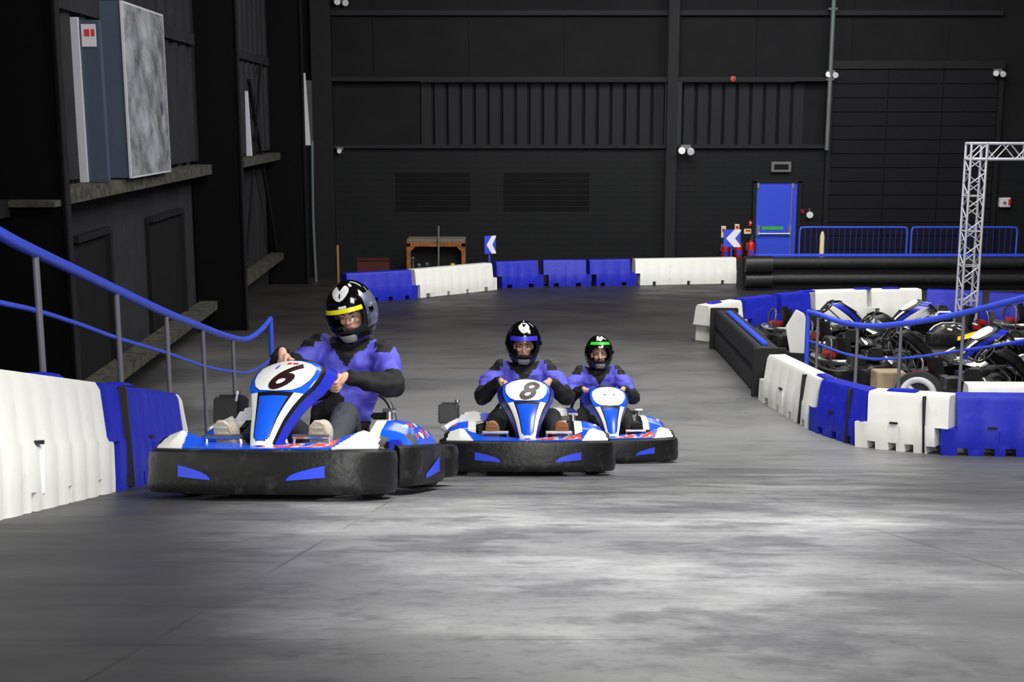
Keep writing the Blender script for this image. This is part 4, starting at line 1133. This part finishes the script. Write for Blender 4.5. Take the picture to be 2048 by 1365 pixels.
k = MB(); k.prism([(-.22,0),(.2,0),(.25,.2),(.12,.46),(.02,.56),(-.1,.45),(-.2,.2)], -.02, .02, Matrix.Rotation(R(90),4,'X')); k.build('panel', 'kart_white', e, bevel=.01)
k = MB(); k.prism([(-.02,.28),(.2,.2),(.12,.44),(.02,.53)], -.024, .024, Matrix.Rotation(R(90),4,'X')); k.build('blue_stripe', 'decal_blue', e)
e = empty('body_panel', 'white kart panel stood on end left of the handrail end post', 'panel', Matrix.Translation((at(1594,640,18.0).x, 18.0, 0)) @ Matrix.Rotation(R(-20),4,'Z'))
k = MB(); k.prism([(-.08,.02),(.12,0),(.14,.5),(.1,.62),(-.02,.68),(-.16,.42)], -.02, .02, Matrix.Translation((0,0,.2)) @ Matrix.Rotation(R(90),4,'X')); k.build('panel', 'kart_white', e, bevel=.01)
k = MB(); k.box((0,.05,.12), (.3,.2,.24)); k.build('stand', 'part_black', e, bevel=.01)
# ================================================================== DRIVERS (same local frame as their kart)
def seg_d(p, a, b):
    ab = b-a; t = max(0, min(1, (p-a).dot(ab)/ab.dot(ab))); return (p-a-ab*t).length, t
def driver(mat4, label, P):
    X = Vector((1,0,0)); T4 = Vector((0,-.7071,.7071)); n4 = Vector((0,.7071,.7071)); Cw = Vector((0,-.18,.625)); Rr = .15
    lean = P.get('lean', 0.0)                       # sideways lean of the torso
    pel = Vector((0,.31,.235)); che = Vector((lean*.5,.345,.60)); nec = Vector((lean*.85,.315,.875)); hc = Vector((lean+.0,.255,1.035)) + Vector(P.get('head_shift', (0,0,0)))
    sh = {s: Vector((lean*.75+s*.185,.32,.825+s*P.get('tip',0))) for s in (-1,1)}
    rim = {}; wr = {}; el = {}
    for s in (-1,1):
        a = R(P['hands'][0 if s < 0 else 1]); r = X*math.cos(a)+T4*math.sin(a); tg = -X*math.sin(a)+T4*math.cos(a)
        c = Cw+r*Rr; rim[s] = (c, r, tg)
        wr[s] = c+r*.055+n4*.075
        el[s] = Vector(P['elbows'][0 if s < 0 else 1])
    hip = {s: Vector((s*.10,.25,.22)) for s in (-1,1)}; kne = {s: Vector((s*.215,-.14,.43)) for s in (-1,1)}; ank = {s: Vector((s*.245,-.545,.225)) for s in (-1,1)}
    HR = Matrix.Rotation(P.get('yaw',0),3,'Z') @ Matrix.Rotation(P.get('roll',0),3,'Y') @ Matrix.Rotation(P.get('nod',0),3,'X')
    # ---------------- body: head with a face, trunk, limbs and five fingered hands in one skin
    b = MB()
    b.cap(pel, che, .09, .11, 14); b.cap(che, nec-Vector((0,0,.05)), .11, .07, 14); b.cap(nec-Vector((0,0,.06)), hc, .055, .055, 12)
    def H(v): return hc + HR @ Vector(v)
    b.ell(hc+HR@Vector((0,.01,.03)), (.074,.092,.088), HR); b.ell(H((0,-.012,-.035)), (.060,.075,.085), HR); b.ell(H((0,-.05,-.085)), (.034,.03,.032), HR)
    b.cap(H((0,-.083,.012)), H((0,-.103,-.028)), .011, .014, 10); b.ell(H((-.011,-.093,-.032)), (.010,.011,.008), HR); b.ell(H((.011,-.093,-.032)), (.010,.011,.008), HR)
    b.cap(H((-.045,-.072,.022)), H((.045,-.072,.022)), .014, .014, 8)
    for s in (-1,1): b.ell(H((s*.040,-.062,-.022)), (.022,.02,.022), HR); b.ell(H((s*.074,.01,-.01)), (.012,.02,.032), HR)
    b.cap(H((-.018,-.082,-.060)), H((.018,-.082,-.060)), .009, .009, 8)
    for s in (-1,1):
        b.cap(sh[s], el[s], .045, .036); b.cap(el[s], wr[s], .036, .024)
        b.cap(hip[s], kne[s], .075, .055); b.cap(kne[s], ank[s], .052, .036); b.cap(ank[s], ank[s]+Vector((s*.004,-.10,.03)), .035, .03)
        c, r, tg = rim[s]; up = tg if tg.z > 0 else -tg
        palm = c+r*.030+n4*.030
        b.cap(wr[s], palm, .024, .030, 10); b.cap(palm-up*.026, palm+up*.030, .021, .021, 10)
        for i, (o, l) in enumerate(((.036,.92),(.013,1.0),(-.010,.95),(-.032,.80))):
            k0 = c+up*o+r*.037*1.0+n4*.010; k1 = c+up*o*1.02+r*(.030*l)-n4*.026; k2 = c+up*o-r*(.004)-n4*.030*l; k3 = c+up*(o*.96)-r*.027*l-n4*.010
            b.cap(palm+up*o*.9, k0, .0105, .0105, 8); b.cap(k0, k1, .0102, .0098, 8); b.cap(k1, k2, .0098, .0090, 8); b.cap(k2, k3, .0088, .0078, 8)
        t0 = palm+up*.026-r*.008; t1 = c-r*.018+n4*.026+up*.044; t2 = c-r*.030+n4*.004+up*.056
        b.cap(palm, t0, .016, .0125, 8); b.cap(t0, t1, .0125, .0108, 8); b.cap(t1, t2, .0105, .0088, 8)
    body = remeshed(b, 'person', 'skin', None, .0048, 3)
    body.matrix_world = mat4; tag(body, label, 'person', 'drivers of the racing karts')
    # eyes, brows, mouth
    for s in (-1,1):
        k = MB(); k.ell(H((s*.031,-.078,.002)), (.011,.009,.006), HR, 12, 8); ey = k.build('eye', 'eye_white', body)
        k = MB(); k.ell(H((s*.031,-.0855,.002)), (.0062,.0035,.0062), HR, 10, 6); k.build('iris', 'iris', ey)
        k = MB(); k.tube([H((s*.014,-.090,.020)), H((s*.034,-.088,.026)), H((s*.052,-.078,.020))], [.0045,.005,.003], 6); k.build('eyebrow', 'brow', body)
    k = MB(); k.ell(H((0,-.090,-.060)), (.021,.005,.0065), HR, 12, 6); k.build('mouth', 'lips', body)
    if P.get('beard'):
        k = MB(); k.tube([H((-.03,-.080,-.056)), H((-.016,-.093,-.047)), H((0,-.097,-.045)), H((.016,-.093,-.047)), H((.03,-.080,-.056))], [.004,.007,.007,.007,.004], 8); k.ell(H((0,-.072,-.092)), (.03,.018,.022), HR, 12, 8); k.build('beard', 'beard', body)
    # ---------------- jacket
    j = MB()
    j.ell(pel+Vector((0,.0,.07)), (.185,.15,.15)); j.ell(pel.lerp(che,.5)+Vector((0,-.01,.02)), (.185,.15,.17)); j.ell(che+Vector((0,-.008,0)), (.20,.155,.20)); j.ell(Vector((lean*.7,.32,.765)), (.215,.135,.12))
    for s in (-1,1):
        m_ = sh[s].lerp(el[s], .5)+Vector((s*.012,0,.01))
        j.cap(Vector((lean*.7+s*.09,.33,.80)), sh[s], .092, .088, 14); j.cap(sh[s], m_, .09, .083, 14); j.cap(m_, el[s], .083, .07, 14); j.cap(el[s], wr[s]+(el[s]-wr[s])*.12, .07, .045, 14); j.cap(wr[s]+(el[s]-wr[s])*.16, wr[s]+(el[s]-wr[s])*.08, .042, .040, 12)
    j.cap(nec-Vector((0,-.01,.06)), nec+Vector((0,.0,.005)), .105, .09, 14); j.cap(nec, nec.lerp(hc,.36), .088, .078, 14)
    def jd(c):
        q = c*7; return .016*noise.noise(q)+.012*noise.noise(c*15+Vector((3,1,2))) - .022*abs(noise.noise(Vector((c.x*8,c.y*8,c.z*15))))+.006
    def jm(c):
        for s in (-1,1):
            d, t = seg_d(c, sh[s], el[s]); d2, t2 = seg_d(c, el[s], wr[s])
            if d2 < d and t2 > 0.02: return 1
            if d < .11 and t > .80: return 1
        if c.z > nec.z-.06 and (c-nec).length < .135: return 1
        if c.y < nec.y and abs(c.x-nec.x) < .075-(nec.z-.05-c.z)*.7 and c.z > nec.z-.17: return 1
        for s in (-1,1):
            q = c-sh[s]
            if q.z > .03 and -.015 < q.x*s < .075 and abs(q.y) < .085: return 1
            if abs(q.x-s*.05) < .045 and q.z > -.0 and q.z < .05 and q.y < .02: return 1
        if c.z < .40: return 1
        return 0
    jk = remeshed(j, 'jacket', ['jacket_blue','jacket_black'], body, .011, 4, jd, jm)
    # ---------------- trousers
    t = MB(); t.ell(pel+Vector((0,.0,-.02)), (.165,.14,.10))
    for s in (-1,1): t.cap(hip[s], kne[s], .098, .078, 14); t.cap(kne[s], ank[s]+Vector((0,.05,.02)), .078, .060, 14)
    remeshed(t, 'trousers', P['trousers'], body, .012, 4, lambda c: .008*noise.noise(c*11)+.006*noise.noise(c*24))
    # ---------------- shoes: sole toward the pedals
    for s in (-1,1):
        f = MB(); heel = ank[s]+Vector((s*.003,-.045,-.045)); toe = heel+Vector((s*.015,-.085,.205))
        f.cap(heel+Vector((0,.02,.02)), ank[s]+Vector((0,.01,.03)), .042, .052, 12); f.ell(heel.lerp(toe,.2)+Vector((0,.025,.02)), (.043,.05,.06)); f.ell(heel.lerp(toe,.75)+Vector((0,.02,0)), (.056,.044,.078)); f.cap(heel.lerp(toe,.3), heel.lerp(toe,.8), .046, .048, 12)
        so = remeshed(f, 'shoe', P['shoe'], body, .009, 4)
        ax = (toe-heel).normalized(); nx = Vector((1,0,0)); ny = ax.cross(nx).normalized()
        if ny.y > 0: ny = -ny
        ol = [(-.030,-.055),(-.036,.0),(-.034,.07),(-.046,.14),(-.052,.19),(-.045,.235),(-.02,.262),(.015,.262),(.042,.24),(.052,.19),(.045,.13),(.034,.07),(.036,.0),(.03,-.055),(0,-.07)]
        q = MB(); q.prism(ol, 0, .022, basis(nx, ax, nx.cross(ax), heel+ny*.062-ax*.0+(ny*-.022 if nx.cross(ax).dot(ny) > 0 else ny*.0)))
        for i in range(9): q.box(heel+ny*.064+ax*(-.03+i*.032), (.07,.006,.012), Matrix((nx, ny, ax)).transposed())
        q.build('sole', P['sole'], so, bevel=.006, seg=1)
    # ---------------- helmet
    cz = H((0,.005,.014)); RX, RY, RZ = .152, .172, .194
    def hs(az, elv, k=1.0):
        """point of the helmet shell; az 0 = straight ahead, + to the driver's left"""
        x = RX*math.sin(az)*math.cos(elv); y = -RY*math.cos(az)*math.cos(elv); z = RZ*math.sin(elv)
        if elv < 0:
            f = -elv/(math.pi/2); fr = max(0, math.cos(az))
            y -= .040*math.sin(min(1, f*2)*math.pi*.5)*fr**3*(1 if f < .62 else max(0,1-(f-.62)*2.4)); x *= 1-.10*f
        return cz + HR @ (Vector((x, y, z))*k)
    E0, E1, AZ = R(-27), P.get('top', R(24)), R(52)
    LO = -math.pi/2*.66
    def keep(u, v):
        az = (u-.5)*2*math.pi; e_ = LO+(math.pi/2-LO)*v
        return not (abs(az) < AZ and E0+R(6)*(abs(az)/AZ)**2 < e_ < E1-R(4)*(abs(az)/AZ)**3)
    def hm(u, v):
        az = (u-.5)*2*math.pi; e_ = LO+(math.pi/2-LO)*v
        if P.get('grey_side') and R(56) < az < R(112) and R(-26) < e_ < R(34): return 1
        if abs(az) < R(28)-abs(e_+R(42))*.5 and R(-52) < e_ < R(-31): return 2
        return 0
    k = MB(); k.grid(lambda u, v: hs((u-.5)*2*math.pi, LO+(math.pi/2-LO)*v), 96, 54, hm, keep)
    hel = k.build('helmet', ['helmet_black','helmet_grey','helmet_vent'], body, solid=.022, smooth=50)
    # padding ring seen round the opening
    k = MB(); ring = []
    for i in range(40):
        a = 2*math.pi*i/40; ca, sa = math.cos(a), math.sin(a); f = lambda t, m: math.copysign(abs(t)**m, t)
        ring.append(hs(AZ*.98*f(ca,.5), (E0+E1)/2+(E1-E0)/2*.98*f(sa,.5), .955))
    k.tube(ring, .012, 8, closed=True); k.build('opening_trim', 'jacket_black', hel)
    # clear visor with a coloured band along its top
    vt = P.get('visor_top', R(30)); vb = P.get('visor_bottom', R(-22))
    k = MB(); k.grid(lambda u, v: hs((u-.5)*2*R(66), vb+(vt-vb)*v, 1.035), 40, 14); vi = k.build('visor', 'visor_clear', hel, smooth=60)
    s0, s1 = P['strip_el']
    k = MB(); k.grid(lambda u, v: hs((u-.5)*2*R(P.get('strip_az',48)), s0+(s1-s0)*v, 1.05), 30, 4); k.build('sun_strip', P['strip'], vi, solid=.003, smooth=60)['label'] = P['strip_label']
    for s in (-1,1):
        k = MB(); c_ = hs(s*R(70), R(4), 1.03); ax = (c_-cz).normalized()
        k.lathe([(0,-.01),(.02,-.01),(.02,.0),(.014,.004),(0,.004)], 14, Matrix.Translation(c_) @ ax.to_track_quat('Z','Y').to_matrix().to_4x4()); k.build('visor_pivot', 'helmet_black', hel)
    # pale winged emblem on the forehead and other marks
    def patch(name, ol, c, m, lift=1.012, rings=5):
        n = len(ol); vs = [hs(R(c[0]), R(c[1]), lift)]
        for r in range(1, rings+1):
            for a, e_ in ol: vs.append(hs(R(c[0]+(a-c[0])*r/rings), R(c[1]+(e_-c[1])*r/rings), lift))
        fs = [(0,1+i,1+(i+1)%n) for i in range(n)]
        for r in range(rings-1):
            for i in range(n): fs.append((1+r*n+i,1+r*n+(i+1)%n,1+(r+1)*n+(i+1)%n,1+(r+1)*n+i))
        q = MB(); q.add(vs, fs); return q.build(name, m, hel, smooth=60)
    ox, oe, sc = P['emblem']
    half = [(0,-10),(6,-8),(13,-3),(20,4),(23,10),(20,16),(13,18),(8,15),(4,11),(0,8)]
    for s in (-1,1):
        o_ = [(ox+s*a*sc*1.25, oe+e_*sc) for a, e_ in half]
        patch('helmet_emblem', o_, (ox+s*9*sc*1.25, oe+5*sc), 'helmet_white')
    for (a, e_, w, h) in P.get('marks', ()):
        patch('helmet_mark', [(a-w,e_-h),(a,e_-h*1.2),(a+w,e_-h),(a+w*1.1,e_),(a+w,e_+h),(a,e_+h*.8),(a-w,e_+h),(a-w*1.1,e_)], (a,e_), 'helmet_white', 1.015, 3)
    return body
driver(K6, 'person in a black helmet with a yellow visor strip, driving kart number 6', dict(
    lean=.12, tip=-.02, hands=(128,-8), elbows=((-.30,.10,.62),(.415,.10,.60)), yaw=R(-4), roll=R(-8), nod=R(19), grey_side=True, head_shift=(.01,-.03,.0),
    trousers='jeans_grey', shoe='sole_tan', sole='sole_tan', strip='strip_yellow', strip_label='yellow strip along the visor top', strip_el=(R(9),R(16.5)), visor_top=R(18), top=R(14), emblem=(-2,42,1.2), marks=((4,19.5,9,2.2),(42,62,6,5))))
driver(K8, 'person in a black helmet with a blue visor strip, driving kart number 8', dict(
    hands=(160,20), elbows=((-.345,.12,.60),(.345,.12,.60)), nod=R(13),
    trousers='trousers_black', shoe='shoe_brown', sole='shoe_brown', strip='strip_blue', strip_label='blue strip along the visor top', strip_el=(R(14),R(25)), visor_top=R(27), top=R(20), emblem=(0,44,1.05), marks=((0,80,9,5),)))
driver(K9, 'person in a black helmet with a green visor strip, driving the last racing kart', dict(
    hands=(172,8), elbows=((-.345,.12,.58),(.345,.12,.58)), nod=R(1), beard=True,
    trousers='trousers_black', shoe='shoe_dark', sole='shoe_dark', strip='strip_green', strip_label='green strip above the visor', strip_el=(R(28),R(38)), visor_top=R(40), emblem=(0,52,.95), marks=((0,22,9,3),)))
# ================================================================== CAMERA AND LIGHT
cam = bpy.data.cameras.new('camera'); co = bpy.data.objects.new('camera', cam); C.objects.link(co)
cam.sensor_width = 36; cam.lens = F/2048*36; co.location = (0,0,CAMZ); co.rotation_euler = (R(90)-PITCH, 0, 0)
cam.clip_end = 200; bpy.context.scene.camera = co
def area(name, loc, aim, sx, sy, power, col=(1,1,1)):
    l = bpy.data.lights.new(name, 'AREA'); l.shape = 'RECTANGLE'; l.size = sx; l.size_y = sy; l.energy = power; l.color = col
    o = bpy.data.objects.new(name, l); C.objects.link(o); o.location = loc
    o.rotation_euler = (Vector(aim)-Vector(loc)).to_track_quat('-Z','Y').to_euler(); return o
LG = [((1.6,-2.2,5.0),(.6,8.0,.9),1.6,1.6,300),  # first entry: unseen fill lamp added behind the camera to brighten the drivers' faces
      ((1.6,2.6,7.4),(1.2,8.0,1.0),2.2,2.2,330),
      ((4.5,8.5,8.2),(3.4,12.5,0),3,3,640),
      ((.5,14.5,8.3),(.4,18,0),4,3,500),
      ((5.5,19.5,8.3),(5.5,22.5,0),4,3,600),
      ((1.5,24.0,8.3),(1.0,28,0),4,2,480),
      ((8.5,25.5,8.3),(8.5,29,0),4,2,360)]
for i, (l, a, sx, sy, p) in enumerate(LG): area('hall_and_fill_lamp', l, a, sx, sy, p, (1,.985,.96))
sl = bpy.data.lights.new('added_floor_spot','SPOT'); sl.energy = 1750; sl.spot_size = R(68); sl.spot_blend = 1; sl.shadow_soft_size = .35; so_ = bpy.data.objects.new('added_floor_spot', sl); C.objects.link(so_); so_.location = (2.6,4.2,7.0); so_.rotation_euler = (Vector((.7,4.1,2.2))-Vector((2.6,4.2,7.0))).to_track_quat('-Z','Y').to_euler()  # unseen spot added to make the bright pool on the near ramp
w = bpy.data.worlds.new('hall_dark'); bpy.context.scene.world = w; w.use_nodes = True
w.node_tree.nodes['Background'].inputs['Color'].default_value = (.5,.52,.56,1); w.node_tree.nodes['Background'].inputs['Strength'].default_value = .08
vs_ = bpy.context.scene.view_settings; vs_.view_transform = 'Standard'; vs_.look = 'None'; vs_.gamma = 1; vs_.use_curve_mapping = False; vs_.exposure = 0.0
